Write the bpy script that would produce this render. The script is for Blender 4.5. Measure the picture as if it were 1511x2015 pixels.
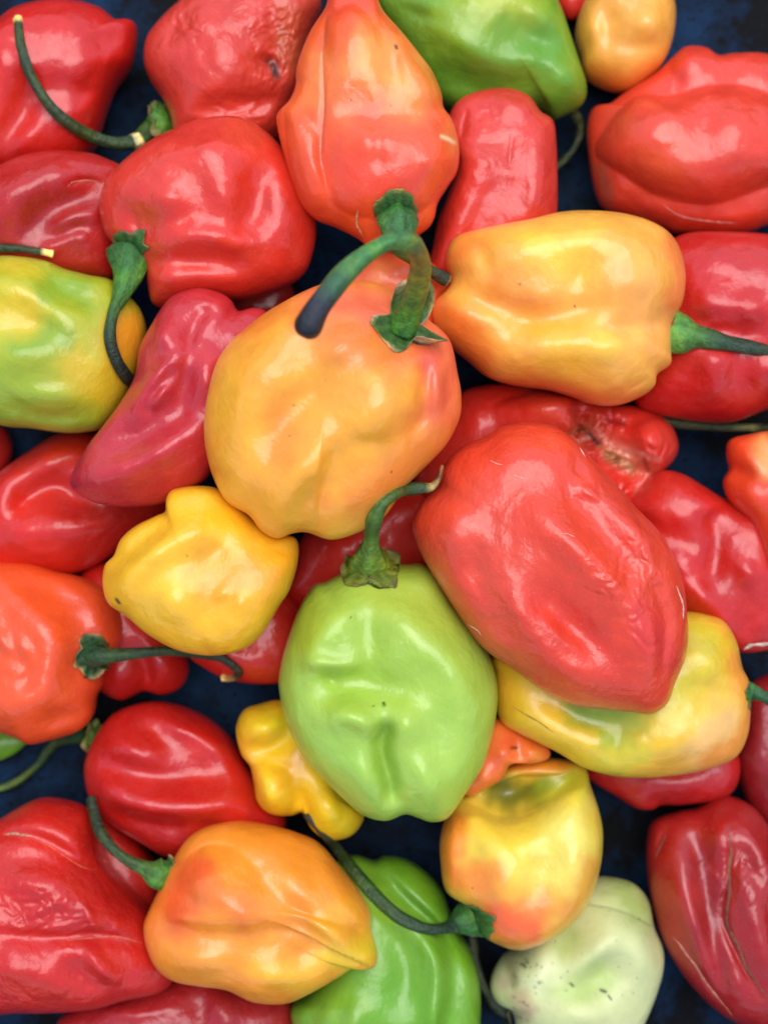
import bpy, math
import numpy as np
from mathutils import Vector

# ---------------------------------------------------------------- camera, sky, sun, exposure
U = 1e-4                      # one drawing unit = 0.1 mm
HC, F = 3900.0, 3600.0        # lens height above the tray and focal length in drawing units
PX, PY = 755.5, 1007.5
sc = bpy.context.scene
for o in list(bpy.data.objects):
    bpy.data.objects.remove(o)
cam_d = bpy.data.cameras.new('camera')
cam = bpy.data.objects.new('camera', cam_d)
sc.collection.objects.link(cam)
cam.location = (0, 0, HC * U)
cam_d.sensor_fit = 'VERTICAL'
cam_d.sensor_height = 24
cam_d.lens = 24 * F / 2015
cam_d.clip_start = 0.01
cam_d.clip_end = 100
cam_d.dof.use_dof = True
cam_d.dof.focus_distance = (HC - 560) * U
cam_d.dof.aperture_fstop = 8
sc.camera = cam

SUN_EL, SUN_AZ = math.radians(72), math.radians(15)     # azimuth from +Y towards +X
w = bpy.data.worlds.new('World')
sc.world = w
w.use_nodes = True
wn = w.node_tree
wn.nodes.clear()
sky = wn.nodes.new('ShaderNodeTexSky')
sky.sky_type = 'NISHITA'
sky.sun_disc = False
sky.sun_elevation = SUN_EL
sky.sun_rotation = SUN_AZ
bg = wn.nodes.new('ShaderNodeBackground')
bg.inputs['Strength'].default_value = 0.10
wo = wn.nodes.new('ShaderNodeOutputWorld')
wn.links.new(sky.outputs[0], bg.inputs['Color'])
wn.links.new(bg.outputs[0], wo.inputs['Surface'])
sd = bpy.data.lights.new('sun', 'SUN')
sd.energy = 1.5
sd.angle = math.radians(62)
sd.color = (1.0, 0.99, 0.985)
sun = bpy.data.objects.new('sun', sd)
sc.collection.objects.link(sun)
dirv = Vector((math.sin(SUN_AZ) * math.cos(SUN_EL), math.cos(SUN_AZ) * math.cos(SUN_EL), math.sin(SUN_EL)))
sun.rotation_euler = dirv.to_track_quat('Z', 'Y').to_euler()
sun.location = dirv * 2
sc.view_settings.view_transform = 'Standard'
sc.view_settings.look = 'None'
sc.view_settings.gamma = 1
sc.view_settings.exposure = 1.1

# ---------------------------------------------------------------- small maths
def lin(h):
    h = h.lstrip('#')
    c = np.array([int(h[i:i + 2], 16) / 255 for i in (0, 2, 4)])
    return np.where(c <= 0.04045, c / 12.92, ((c + 0.055) / 1.055) ** 2.4)

def closed_spline(P, n=16):
    P = np.array(P, float)
    out = []
    N = len(P)
    for i in range(N):
        a, b, c, d = P[i - 1], P[i], P[(i + 1) % N], P[(i + 2) % N]
        t = np.linspace(0, 1, n, endpoint=False)[:, None]
        out.append(0.5 * ((2 * b) + (c - a) * t + (2 * a - 5 * b + 4 * c - d) * t ** 2 + (3 * b - a - 3 * c + d) * t ** 3))
    return np.concatenate(out)

def open_spline(P, n=10):
    P = np.array(P, float)
    if len(P) < 3:
        t = np.linspace(0, 1, n + 1)[:, None]
        return P[0] * (1 - t) + P[-1] * t
    Q = np.vstack([2 * P[0] - P[1], P, 2 * P[-1] - P[-2]])
    out = []
    for i in range(1, len(Q) - 2):
        a, b, c, d = Q[i - 1], Q[i], Q[i + 1], Q[i + 2]
        t = np.linspace(0, 1, n, endpoint=False)[:, None]
        out.append(0.5 * ((2 * b) + (c - a) * t + (2 * a - 5 * b + 4 * c - d) * t ** 2 + (3 * b - a - 3 * c + d) * t ** 3))
    out.append(P[-1][None])
    return np.concatenate(out)

def seg_dist(Q, pts):
    """distance of every point of Q to a polyline and the place (0..1) along it"""
    pts = np.array(pts, float)
    if len(pts) == 1:
        return np.hypot(*(Q - pts[0]).T), np.full(len(Q), .5)
    if len(pts) > 2:
        pts = open_spline(pts, 4)
    best = np.full(len(Q), 1e9)
    tt = np.zeros(len(Q))
    L = np.concatenate([[0], np.cumsum(np.hypot(*np.diff(pts, axis=0).T))])
    for i in range(len(pts) - 1):
        a, b = pts[i], pts[i + 1]
        ab = b - a
        l2 = max(ab @ ab, 1e-9)
        t = np.clip(((Q - a) @ ab) / l2, 0, 1)
        d = np.hypot(*(Q - a - t[:, None] * ab).T)
        m = d < best
        best[m] = d[m]
        tt[m] = (L[i] + t[m] * (L[i + 1] - L[i])) / L[-1]
    return best, tt

def soft_stroke(Q, pts, wd):
    """a rounded ridge without hard ends: blobs of width wd strung along a line"""
    pts = np.array(pts, float)
    if len(pts) == 1:
        return np.exp(-((Q - pts[0]) ** 2).sum(1) / wd ** 2)
    R = open_spline(pts, 10)
    L = np.concatenate([[0], np.cumsum(np.hypot(*np.diff(R, axis=0).T))])
    n = max(3, int(L[-1] / (wd * 0.5)) + 1)
    u = np.linspace(0, L[-1], n)
    C = np.column_stack([np.interp(u, L, R[:, 0]), np.interp(u, L, R[:, 1])])
    wt = 0.75 + 0.25 * np.sin(np.pi * np.linspace(0, 1, n))
    g = np.zeros(len(Q))
    pk = 0
    for c, w_ in zip(C, wt):
        g += w_ * np.exp(-((Q - c) ** 2).sum(1) / wd ** 2)
    m = C[n // 2]
    pk = (wt * np.exp(-((C - m) ** 2).sum(1) / wd ** 2)).sum()
    return g / pk

_rs = np.random.RandomState(7)
_tab = _rs.rand(32, 32, 32) * 2 - 1
def vnoise(P):
    f = np.floor(P).astype(int)
    t = P - f
    t = t * t * t * (t * (t * 6 - 15) + 10)
    r = 0
    for i in (0, 1):
        for j in (0, 1):
            for k in (0, 1):
                wgt = (t[:, 0] if i else 1 - t[:, 0]) * (t[:, 1] if j else 1 - t[:, 1]) * (t[:, 2] if k else 1 - t[:, 2])
                r = r + wgt * _tab[(f[:, 0] + i) % 32, (f[:, 1] + j) % 32, (f[:, 2] + k) % 32]
    return r

def to_world(x, y, z):
    s = (HC - z) / F
    return np.stack([(x - PX) * s, -(y - PY) * s, z + 0 * x], -1) * U

def make_mesh(name, V, faces4, col=None, smooth=True, tris=None):
    me = bpy.data.meshes.new(name)
    nv = len(V)
    me.vertices.add(nv)
    me.vertices.foreach_set('co', np.asarray(V, np.float32).ravel())
    nq = len(faces4)
    nt = 0 if tris is None else len(tris)
    me.loops.add(nq * 4 + nt * 3)
    me.polygons.add(nq + nt)
    li = np.asarray(faces4, np.int32).ravel()
    starts = np.arange(nq) * 4
    if nt:
        li = np.concatenate([li, np.asarray(tris, np.int32).ravel()])
        starts = np.concatenate([starts, nq * 4 + np.arange(nt) * 3])
    me.loops.foreach_set('vertex_index', li)
    me.polygons.foreach_set('loop_start', starts.astype(np.int32))
    me.polygons.foreach_set('use_smooth', np.full(nq + nt, smooth))
    me.update(calc_edges=True)
    me.validate()
    if col is not None:
        a = me.color_attributes.new('Col', 'FLOAT_COLOR', 'POINT')
        c = np.ones((nv, 4), np.float32)
        c[:, :3] = col
        a.data.foreach_set('color', c.ravel())
    return me

def link(name, me, mat, parent=None, loc=None):
    o = bpy.data.objects.new(name, me)
    sc.collection.objects.link(o)
    if me is not None and mat is not None:
        me.materials.append(mat)
    if parent is not None:
        o.parent = parent
    if loc is not None:
        o.location = loc
    return o

# ---------------------------------------------------------------- materials
def new_mat(name):
    m = bpy.data.materials.new(name)
    m.use_nodes = True
    nt = m.node_tree
    nt.nodes.clear()
    out = nt.nodes.new('ShaderNodeOutputMaterial')
    p = nt.nodes.new('ShaderNodeBsdfPrincipled')
    nt.links.new(p.outputs[0], out.inputs['Surface'])
    return m, nt, p

def N(nt, t, **kw):
    n = nt.nodes.new(t)
    for k, v in kw.items():
        if k in n.inputs:
            n.inputs[k].default_value = v
        else:
            setattr(n, k, v)
    return n

def skin_mat(name, rough=0.4, wrinkle=1.0, speck=0.5, sss=0.12, coat=0.5, mott=0.10, wax=0.13):
    m, nt, p = new_mat(name)
    L = nt.links.new
    at = N(nt, 'ShaderNodeVertexColor', layer_name='Col')
    tc = N(nt, 'ShaderNodeTexCoord')
    # cloudy mottling of the pigment
    n1 = N(nt, 'ShaderNodeTexNoise', Scale=140.0, Detail=5.0, Roughness=0.6)
    L(tc.outputs['Object'], n1.inputs['Vector'])
    r1 = N(nt, 'ShaderNodeMapRange')
    r1.inputs['From Min'].default_value = 0.3
    r1.inputs['From Max'].default_value = 0.7
    r1.inputs['To Min'].default_value = 1 - mott
    r1.inputs['To Max'].default_value = 1 + mott
    L(n1.outputs['Fac'], r1.inputs['Value'])
    mul = N(nt, 'ShaderNodeVectorMath', operation='SCALE')
    L(at.outputs['Color'], mul.inputs[0])
    L(r1.outputs[0], mul.inputs['Scale'])
    # tiny pale pores
    n2 = N(nt, 'ShaderNodeTexNoise', Scale=2600.0, Detail=2.0)
    L(tc.outputs['Object'], n2.inputs['Vector'])
    r2 = N(nt, 'ShaderNodeMapRange')
    r2.inputs['From Min'].default_value = 0.62
    r2.inputs['From Max'].default_value = 0.75
    r2.inputs['To Max'].default_value = 0.11
    L(n2.outputs['Fac'], r2.inputs['Value'])
    mx = N(nt, 'ShaderNodeMix', data_type='RGBA')
    L(r2.outputs[0], mx.inputs[0])
    L(mul.outputs[0], mx.inputs[6])
    mx.inputs[7].default_value = (0.75, 0.5, 0.32, 1)
    # sparse dark specks of dirt
    vo = N(nt, 'ShaderNodeTexVoronoi', Scale=150.0, Randomness=1.0)
    L(tc.outputs['Object'], vo.inputs['Vector'])
    n3 = N(nt, 'ShaderNodeTexNoise', Scale=90.0, Detail=1.0)
    L(tc.outputs['Object'], n3.inputs['Vector'])
    th = N(nt, 'ShaderNodeMapRange')
    th.inputs['From Min'].default_value = 0.55
    th.inputs['From Max'].default_value = 0.75
    th.inputs['To Min'].default_value = 0.0
    th.inputs['To Max'].default_value = 0.055 * (0.6 + speck)
    L(n3.outputs['Fac'], th.inputs['Value'])
    lt = N(nt, 'ShaderNodeMath', operation='LESS_THAN')
    L(vo.outputs['Distance'], lt.inputs[0])
    L(th.outputs[0], lt.inputs[1])
    ms = N(nt, 'ShaderNodeMath', operation='MULTIPLY')
    L(lt.outputs[0], ms.inputs[0])
    ms.inputs[1].default_value = min(1.0, speck)
    mx2 = N(nt, 'ShaderNodeMix', data_type='RGBA')
    L(ms.outputs[0], mx2.inputs[0])
    L(mx.outputs[2], mx2.inputs[6])
    mx2.inputs[7].default_value = (0.06, 0.03, 0.012, 1)
    L(mx2.outputs[2], p.inputs['Base Color'])
    # roughness broken up by handling marks
    n4 = N(nt, 'ShaderNodeTexNoise', Scale=320.0, Detail=4.0, Roughness=0.65)
    L(tc.outputs['Object'], n4.inputs['Vector'])
    r4 = N(nt, 'ShaderNodeMapRange')
    r4.inputs['From Min'].default_value = 0.3
    r4.inputs['From Max'].default_value = 0.75
    r4.inputs['To Min'].default_value = rough * 0.75
    r4.inputs['To Max'].default_value = rough * 1.6
    L(n4.outputs['Fac'], r4.inputs['Value'])
    L(r4.outputs[0], p.inputs['Roughness'])
    rc = N(nt, 'ShaderNodeMath', operation='MULTIPLY')
    L(r4.outputs[0], rc.inputs[0])
    rc.inputs[1].default_value = wax / rough
    L(rc.outputs[0], p.inputs['Coat Roughness'])
    p.inputs['Specular IOR Level'].default_value = 0.4
    p.inputs['Coat Weight'].default_value = coat
    p.inputs['Subsurface Weight'].default_value = sss
    p.inputs['Subsurface Radius'].default_value = (1.0, 0.45, 0.2)
    p.inputs['Subsurface Scale'].default_value = 0.003
    # wrinkles and goose-flesh relief
    mp = N(nt, 'ShaderNodeMapping')
    mp.inputs['Scale'].default_value = (1.0, 0.8, 1.0)
    mp.inputs['Rotation'].default_value = (0, 0, 0.5)
    L(tc.outputs['Object'], mp.inputs['Vector'])
    b1 = N(nt, 'ShaderNodeTexNoise', Scale=130.0, Detail=3.0, Roughness=0.5, Distortion=0.8)
    L(mp.outputs[0], b1.inputs['Vector'])
    b2 = N(nt, 'ShaderNodeTexNoise', Scale=620.0, Detail=4.0, Roughness=0.6, Distortion=0.4)
    L(mp.outputs[0], b2.inputs['Vector'])
    bp1 = N(nt, 'ShaderNodeBump', Strength=1.0)
    bp1.inputs['Distance'].default_value = 0.0012 * wrinkle
    L(b1.outputs['Fac'], bp1.inputs['Height'])
    bp2 = N(nt, 'ShaderNodeBump', Strength=1.0)
    bp2.inputs['Distance'].default_value = 0.00020 * (0.4 + wrinkle)
    L(b2.outputs['Fac'], bp2.inputs['Height'])
    L(bp1.outputs[0], bp2.inputs['Normal'])
    L(bp2.outputs[0], p.inputs['Normal'])
    L(bp2.outputs[0], p.inputs['Coat Normal'])
    return m

def dry_mat(name, rough=0.6, bump=0.0004, sc1=700.0, mott=0.3, sss=0.0, blot=0.0):
    m, nt, p = new_mat(name)
    L = nt.links.new
    at = N(nt, 'ShaderNodeVertexColor', layer_name='Col')
    tc = N(nt, 'ShaderNodeTexCoord')
    n1 = N(nt, 'ShaderNodeTexNoise', Scale=sc1, Detail=5.0, Roughness=0.65)
    L(tc.outputs['Object'], n1.inputs['Vector'])
    r1 = N(nt, 'ShaderNodeMapRange')
    r1.inputs['From Min'].default_value = 0.3
    r1.inputs['From Max'].default_value = 0.7
    r1.inputs['To Min'].default_value = 1 - mott
    r1.inputs['To Max'].default_value = 1 + mott
    L(n1.outputs['Fac'], r1.inputs['Value'])
    mul = N(nt, 'ShaderNodeVectorMath', operation='SCALE')
    L(at.outputs['Color'], mul.inputs[0])
    L(r1.outputs[0], mul.inputs['Scale'])
    n5 = N(nt, 'ShaderNodeTexNoise', Scale=170.0, Detail=3.0, Distortion=0.6)
    L(tc.outputs['Object'], n5.inputs['Vector'])
    r5 = N(nt, 'ShaderNodeMapRange')
    r5.inputs['From Min'].default_value = 0.42
    r5.inputs['From Max'].default_value = 0.68
    r5.inputs['To Max'].default_value = blot
    L(n5.outputs['Fac'], r5.inputs['Value'])
    yl = N(nt, 'ShaderNodeVectorMath', operation='MULTIPLY')
    L(mul.outputs[0], yl.inputs[0])
    yl.inputs[1].default_value = (2.6, 1.7, 0.55)
    mb = N(nt, 'ShaderNodeMix', data_type='RGBA')
    L(r5.outputs[0], mb.inputs[0])
    L(mul.outputs[0], mb.inputs[6])
    L(yl.outputs[0], mb.inputs[7])
    L(mb.outputs[2], p.inputs['Base Color'])
    p.inputs['Roughness'].default_value = rough
    p.inputs['Subsurface Weight'].default_value = sss
    p.inputs['Subsurface Scale'].default_value = 0.001
    bp = N(nt, 'ShaderNodeBump', Strength=1.0)
    bp.inputs['Distance'].default_value = bump
    L(n1.outputs['Fac'], bp.inputs['Height'])
    L(bp.outputs[0], p.inputs['Normal'])
    return m

MATS = {
    'red': skin_mat('glossy_red_skin', 0.42, 0.22, 0.25, sss=0.14, coat=0.6, wax=0.085),
    'wrinkled': skin_mat('wrinkled_red_skin', 0.45, 0.5, 0.5, sss=0.14, coat=0.55, wax=0.12),
    'orange': skin_mat('orange_skin', 0.42, 0.2, 0.7, sss=0.22, coat=0.6, wax=0.14, mott=0.12),
    'green': skin_mat('green_skin', 0.45, 0.3, 0.4, sss=0.2, mott=0.06, coat=0.55, wax=0.1),
    'pale': skin_mat('pale_green_skin', 0.5, 0.25, 1.0, sss=0.25, coat=0.3, mott=0.06, wax=0.25),
}
M_STEM = dry_mat('green_stem', 0.45, 0.0007, 700.0, 0.35, 0.05, 0.75)
M_CALYX = dry_mat('calyx_skin', 0.6, 0.0004, 800.0, 0.4, 0, 0.4)
M_SCAR = dry_mat('corky_scar', 0.8, 0.0004, 1400.0, 0.4)

# ---------------------------------------------------------------- setting
def tray_mat():
    m, nt, p = new_mat('worn_blue_enamel')
    L = nt.links.new
    tc = N(nt, 'ShaderNodeTexCoord')
    n1 = N(nt, 'ShaderNodeTexNoise', Scale=42.0, Detail=9.0, Roughness=0.7)
    mp = N(nt, 'ShaderNodeMapping')
    mp.inputs['Location'].default_value = (0.331, 1.207, 0.4)
    L(tc.outputs['Object'], mp.inputs['Vector'])
    L(mp.outputs[0], n1.inputs['Vector'])
    cr = N(nt, 'ShaderNodeValToRGB')
    e = cr.color_ramp.elements
    e[0].position = 0.445; e[0].color = (0.0012, 0.0015, 0.0025, 1)  # black peeling stains, also painted shade to darken gaps between peppers
    e[1].position = 0.485; e[1].color = (0.0015, 0.008, 0.022, 1)
    x = cr.color_ramp.elements.new(0.70); x.color = (0.004, 0.030, 0.080, 1)
    L(n1.outputs['Fac'], cr.inputs[0])
    n2 = N(nt, 'ShaderNodeTexNoise', Scale=520.0, Detail=6.0, Roughness=0.7)
    L(tc.outputs['Object'], n2.inputs['Vector'])
    r2 = N(nt, 'ShaderNodeMapRange')
    r2.inputs['From Min'].default_value = 0.56
    r2.inputs['From Max'].default_value = 0.62
    L(n2.outputs['Fac'], r2.inputs['Value'])
    mx = N(nt, 'ShaderNodeMix', data_type='RGBA')
    L(r2.outputs[0], mx.inputs[0])
    L(cr.outputs[0], mx.inputs[6])
    mx.inputs[7].default_value = (0.001, 0.002, 0.004, 1)
    n3 = N(nt, 'ShaderNodeTexNoise', Scale=900.0, Detail=3.0)
    L(tc.outputs['Object'], n3.inputs['Vector'])
    r3 = N(nt, 'ShaderNodeMapRange')
    r3.inputs['From Min'].default_value = 0.66
    r3.inputs['From Max'].default_value = 0.74
    r3.inputs['To Max'].default_value = 0.6
    L(n3.outputs['Fac'], r3.inputs['Value'])
    mx3 = N(nt, 'ShaderNodeMix', data_type='RGBA')
    L(r3.outputs[0], mx3.inputs[0])
    L(mx.outputs[2], mx3.inputs[6])
    mx3.inputs[7].default_value = (0.012, 0.03, 0.05, 1)
    L(mx3.outputs[2], p.inputs['Base Color'])
    p.inputs['Roughness'].default_value = 0.6
    p.inputs['Specular IOR Level'].default_value = 0.08
    bp = N(nt, 'ShaderNodeBump', Strength=1.0)
    bp.inputs['Distance'].default_value = 0.0003
    L(n1.outputs['Fac'], bp.inputs['Height'])
    L(bp.outputs[0], p.inputs['Normal'])
    return m

def ground_mat():
    m, nt, p = new_mat('grey_ground')
    tc = N(nt, 'ShaderNodeTexCoord')
    n1 = N(nt, 'ShaderNodeTexNoise', Scale=12.0, Detail=8.0, Roughness=0.7)
    nt.links.new(tc.outputs['Object'], n1.inputs['Vector'])
    cr = N(nt, 'ShaderNodeValToRGB')
    cr.color_ramp.elements[0].color = (0.04, 0.04, 0.04, 1)
    cr.color_ramp.elements[1].color = (0.10, 0.095, 0.09, 1)
    nt.links.new(n1.outputs['Fac'], cr.inputs[0])
    nt.links.new(cr.outputs[0], p.inputs['Base Color'])
    p.inputs['Roughness'].default_value = 0.9
    return m

g = make_mesh('ground', [(-30, -30, -0.012), (30, -30, -0.012), (30, 30, -0.012), (-30, 30, -0.012)], [(0, 1, 2, 3)])
go = link('ground', g, ground_mat())
go['kind'] = 'structure'

def build_tray():
    # a shallow rectangular tray with rounded corners and a rolled rim
    hx, hy, rc = 0.170, 0.205, 0.03
    prof = [(-0.090, 0.0), (-0.03, 0.0), (-0.012, 0.0008), (-0.004, 0.004), (0.0, 0.012), (0.003, 0.030),
            (0.005, 0.0345), (0.009, 0.036), (0.0125, 0.0345), (0.0125, 0.031), (0.0085, 0.030),
            (0.0055, 0.012), (0.001, 0.0), (-0.006, -0.004), (-0.02, -0.006), (-0.09, -0.006)]
    K = 12
    V, Fq, T = [], [], []
    for off, z in prof:
        for cx, cy, a0 in ((hx, hy, 0), (-hx, hy, 90), (-hx, -hy, 180), (hx, -hy, 270)):
            sx, sy = (1 if cx > 0 else -1), (1 if cy > 0 else -1)
            r = rc + off
            c = (cx - sx * rc, cy - sy * rc)
            if r < 0.004:
                c = (cx - sx * (rc + 0.004 - r), cy - sy * (rc + 0.004 - r))
                r = 0.004
            for k in range(K):
                a = math.radians(a0 + 90 * k / (K - 1))
                V.append((c[0] + r * math.cos(a), c[1] + r * math.sin(a), z))
    n = 4 * K
    for i in range(len(prof) - 1):
        for k in range(n):
            Fq.append((i * n + k, (i + 1) * n + k, (i + 1) * n + (k + 1) % n, i * n + (k + 1) % n))
        V.append((0, 0, 0)); V.append((0, 0, -0.006))
    for k in range(n):
        T.append((len(V) - 2, k, (k + 1) % n))
        b = (len(prof) - 1) * n
        T.append((len(V) - 1, b + (k + 1) % n, b + k))
    me = make_mesh('tray', V, Fq, tris=T)
    o = link('tray', me, tray_mat())
    o['label'] = 'dark blue tray with black stains that the peppers lie in'
    o['category'] = 'tray'
build_tray()

# ---------------------------------------------------------------- peppers
class Lobe:
    """a swelling with its own outline, raised zo above the middle of its pepper and h high"""
    def __init__(s, outline, zo, h, soft=5.0, c=None, n=2.3):
        P = closed_spline(outline)
        s.c = P.mean(0) if c is None else np.array(c, float)
        d = P - s.c
        th = np.unwrap(np.arctan2(d[:, 1], d[:, 0]))
        if th[-1] < th[0]:
            d = d[::-1]; th = np.unwrap(np.arctan2(d[:, 1], d[:, 0]))
        if (np.diff(th) < -0.03).any():
            print('LOBE NOT STAR', outline[0])
        th = np.maximum.accumulate(th + np.arange(len(th)) * 1e-7)
        r = np.hypot(*d.T)
        g = np.linspace(0, 2 * np.pi, 720, endpoint=False)
        s.R = np.interp((g - th[0]) % (2 * np.pi), np.append(th - th[0], 2 * np.pi), np.append(r, r[0]))
        s.zo, s.h, s.k, s.n = zo, h, soft, n
    def __call__(s, I):
        d = I - s.c
        g = (np.arctan2(d[:, 1], d[:, 0]) % (2 * np.pi)) / (2 * np.pi) * 720
        i = np.floor(g).astype(int) % 720
        t = g - np.floor(g)
        r = np.hypot(*d.T) / (s.R[i] * (1 - t) + s.R[(i + 1) % 720] * t)
        return np.where(r < 1, s.zo + s.h * np.clip(1 - r ** s.n, 0, 1) ** (1 / s.n), s.zo - (r - 1) * 400)

PEPPERS = []

class Pepper:
    def __init__(s, key, label, outline, col, mat='red', c=None, D=None, n=2.25, S=(), C=(), noise=1.0, stem=None, calyx=None,
                 scars=(), crumple=(), lobes=(), zmin=None, name='habanero_pepper', seed=None):
        s.key, s.label, s.col, s.mat, s.S, s.C, s.noise = key, label, col, mat, S, C, noise
        s.stem, s.calyx, s.scars, s.n, s.name = stem, calyx, scars, n, name
        P = closed_spline(outline)
        if c is None:
            x, y = P.T
            x2, y2 = np.roll(P, -1, 0).T
            cr = x * y2 - x2 * y
            c = (((x + x2) * cr).sum() / (3 * cr.sum()), ((y + y2) * cr).sum() / (3 * cr.sum()))
        s.c = np.array(c, float)
        s.P = P
        d = P - s.c
        th = np.unwrap(np.arctan2(d[:, 1], d[:, 0]))
        if th[-1] < th[0]:
            d = d[::-1]; th = np.unwrap(np.arctan2(d[:, 1], d[:, 0]))
        bad = (np.diff(th) < -0.02).sum()
        if bad:
            print('NOT STAR', key, bad)
        th = np.maximum.accumulate(th + np.arange(len(th)) * 1e-7)
        r = np.hypot(*d.T)
        NT = 720
        g = np.linspace(0, 2 * np.pi, NT, endpoint=False)
        s.R = np.interp(g, th - th[0], r, period=2 * np.pi) if False else np.interp((g - th[0]) % (2 * np.pi), np.append(th - th[0], 2 * np.pi), np.append(r, r[0]))
        k = np.exp(-0.5 * ((np.arange(NT) - NT // 2) / (NT * 0.055)) ** 2)
        k /= k.sum()
        s.Rs = np.real(np.fft.ifft(np.fft.fft(s.R) * np.fft.fft(np.roll(k, -NT // 2))))
        half = (s.R + np.roll(s.R, NT // 2)) / 2
        s.D = D if D is not None else 0.86 * half.min()
        s.zmin = zmin
        s.crumple = crumple
        s.lobes = [Lobe(*l) for l in lobes]
        s.seed = seed if seed is not None else (abs(hash_str(key)) % 997)
        s.zc = 0
        PEPPERS.append(s)

    def rad(s, th, r):
        g = (th % (2 * np.pi)) / (2 * np.pi) * 720
        i = np.floor(g).astype(int) % 720
        t = g - np.floor(g)
        a = s.R[i] * (1 - t) + s.R[(i + 1) % 720] * t
        b = s.Rs[i] * (1 - t) + s.Rs[(i + 1) % 720] * t
        m = np.clip(r, 0, 1) ** 2.5
        return b * (1 - m) + a * m

    def rel(s, Q):
        d = Q - s.c
        th = np.arctan2(d[:, 1], d[:, 0])
        L = np.hypot(*d.T)
        r = L / s.rad(th, np.ones(len(L)))
        for _ in range(4):
            r = 0.5 * r + 0.5 * L / np.maximum(s.rad(th, np.minimum(r, 1)), 1)
        return r

    def dome(s, r):
        return s.D * np.clip(1 - np.clip(r, 0, 1) ** s.n, 0, 1) ** (1 / s.n)

    def proj(s, Q, z):
        """image place of a local point (Q at the equator plane, z above it)"""
        sc_ = (HC - s.zc) / F
        k = (HC - s.zc) / (HC - s.zc - z * sc_)
        O = np.array([PX, PY])
        return O + (Q - O) * k[:, None]

    def height(s, Q):
        r = s.rel(Q)
        z = s.dome(r)
        I = s.proj(Q, z)
        pin = np.clip(1 - r ** 5, 0, 1)
        pin = pin ** 0.7
        for lb in s.lobes:
            zl = lb(I)
            e = (z - zl) / lb.k
            sm = np.where(np.abs(e) > 30, np.maximum(z, zl), zl + lb.k * np.log1p(np.exp(np.clip(e, -30, 30))))
            z = z + pin * (sm - z)
        for st in s.S:
            amp, wd, pts = st[:3]
            kind = st[3] if len(st) > 3 else 'g'
            if kind == 'g':
                z = z + amp * pin * soft_stroke(I, pts, wd * 1.4) * 0.88
            else:      # sharp fold
                d, t = seg_dist(I, pts)
                fade = np.sin(np.pi * np.clip(t, 0, 1)) ** 0.6 if len(pts) > 1 else 1.0
                d = np.hypot(d, 2.0)
                z = z + 0.75 * amp * np.exp(-(d / wd) * 1.0) * fade * pin
        for cx, cy, cr, ca in s.crumple:        # shrivelled, crumpled skin
            d = np.hypot(I[:, 0] - cx, I[:, 1] - cy)
            g_ = np.exp(-(d / cr) ** 2.5) * pin
            ca_, sa_ = math.cos(cx), math.sin(cx)
            a_ = (I[:, 0] * ca_ - I[:, 1] * sa_) / 34
            b_ = (I[:, 0] * sa_ + I[:, 1] * ca_) / 15
            k_ = np.full(len(I), cx * 0.1)
            wx = vnoise(np.column_stack([I / 40, k_]))
            wy = vnoise(np.column_stack([I / 31, k_ + 5.3]))
            w1 = vnoise(np.column_stack([a_ + wx * 1.6, b_ + wy * 1.6, k_]))
            w2 = vnoise(np.column_stack([a_ * 2.1 + wy * 2.4, b_ * 2.3 + wx * 2.4, k_ + 3]))
            z = z + ca * g_ * ((0.35 - np.sqrt(w1 ** 2 + 0.01) * 1.8) + 0.4 * (0.35 - np.sqrt(w2 ** 2 + 0.02) * 1.8))
        X = np.column_stack([Q, z])
        sd_ = s.seed
        z = z + s.noise * pin * (9 * vnoise(X / 120 + sd_) + 4.5 * vnoise(X / 55 + sd_ * 1.7) + 1.2 * vnoise(X / 20 + sd_))
        return z

    def find(s, x, y):
        """local place and height seen at image point x, y"""
        q = np.array([[x, y]], float)
        t = q.copy()
        for _ in range(8):
            z = s.height(q)
            q = q + (t - s.proj(q, z))
        return q[0], s.height(q)[0]

    def top(s, Q):
        """absolute height seen through image points Q; -1 outside"""
        q = Q.copy()
        for _ in range(3):
            z = s.dome(s.rel(q))
            q = q + (Q - s.proj(q, z))
        r = s.rel(q)
        return np.where(r < 1, s.zc + s.dome(r) * (HC - s.zc) / F, -1.0)

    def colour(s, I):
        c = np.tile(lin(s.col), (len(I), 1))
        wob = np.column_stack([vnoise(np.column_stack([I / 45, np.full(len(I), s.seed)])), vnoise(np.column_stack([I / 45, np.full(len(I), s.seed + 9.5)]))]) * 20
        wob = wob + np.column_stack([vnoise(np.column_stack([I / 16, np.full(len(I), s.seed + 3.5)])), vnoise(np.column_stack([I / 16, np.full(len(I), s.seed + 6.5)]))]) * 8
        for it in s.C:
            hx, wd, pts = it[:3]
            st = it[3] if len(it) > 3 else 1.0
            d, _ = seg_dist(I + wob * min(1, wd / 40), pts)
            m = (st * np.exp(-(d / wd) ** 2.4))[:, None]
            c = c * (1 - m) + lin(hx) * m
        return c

def hash_str(k):
    h = 7
    for ch in k:
        h = (h * 31 + ord(ch)) % 100003
    return h

# ---------------------------------------------------------------- what lies in the tray, lowest first
RED, DRED, ORED = '#d3291d', '#ae1e19', '#e04921'
Pp = Pepper
STEM_GREEN = [(0, '#3f7a34'), (0.3, '#2c5c2c'), (1, '#1f3a24')]
STEM_DARK = [(0, '#2f5a2c'), (0.3, '#1f3d24'), (1, '#17261c')]

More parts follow.
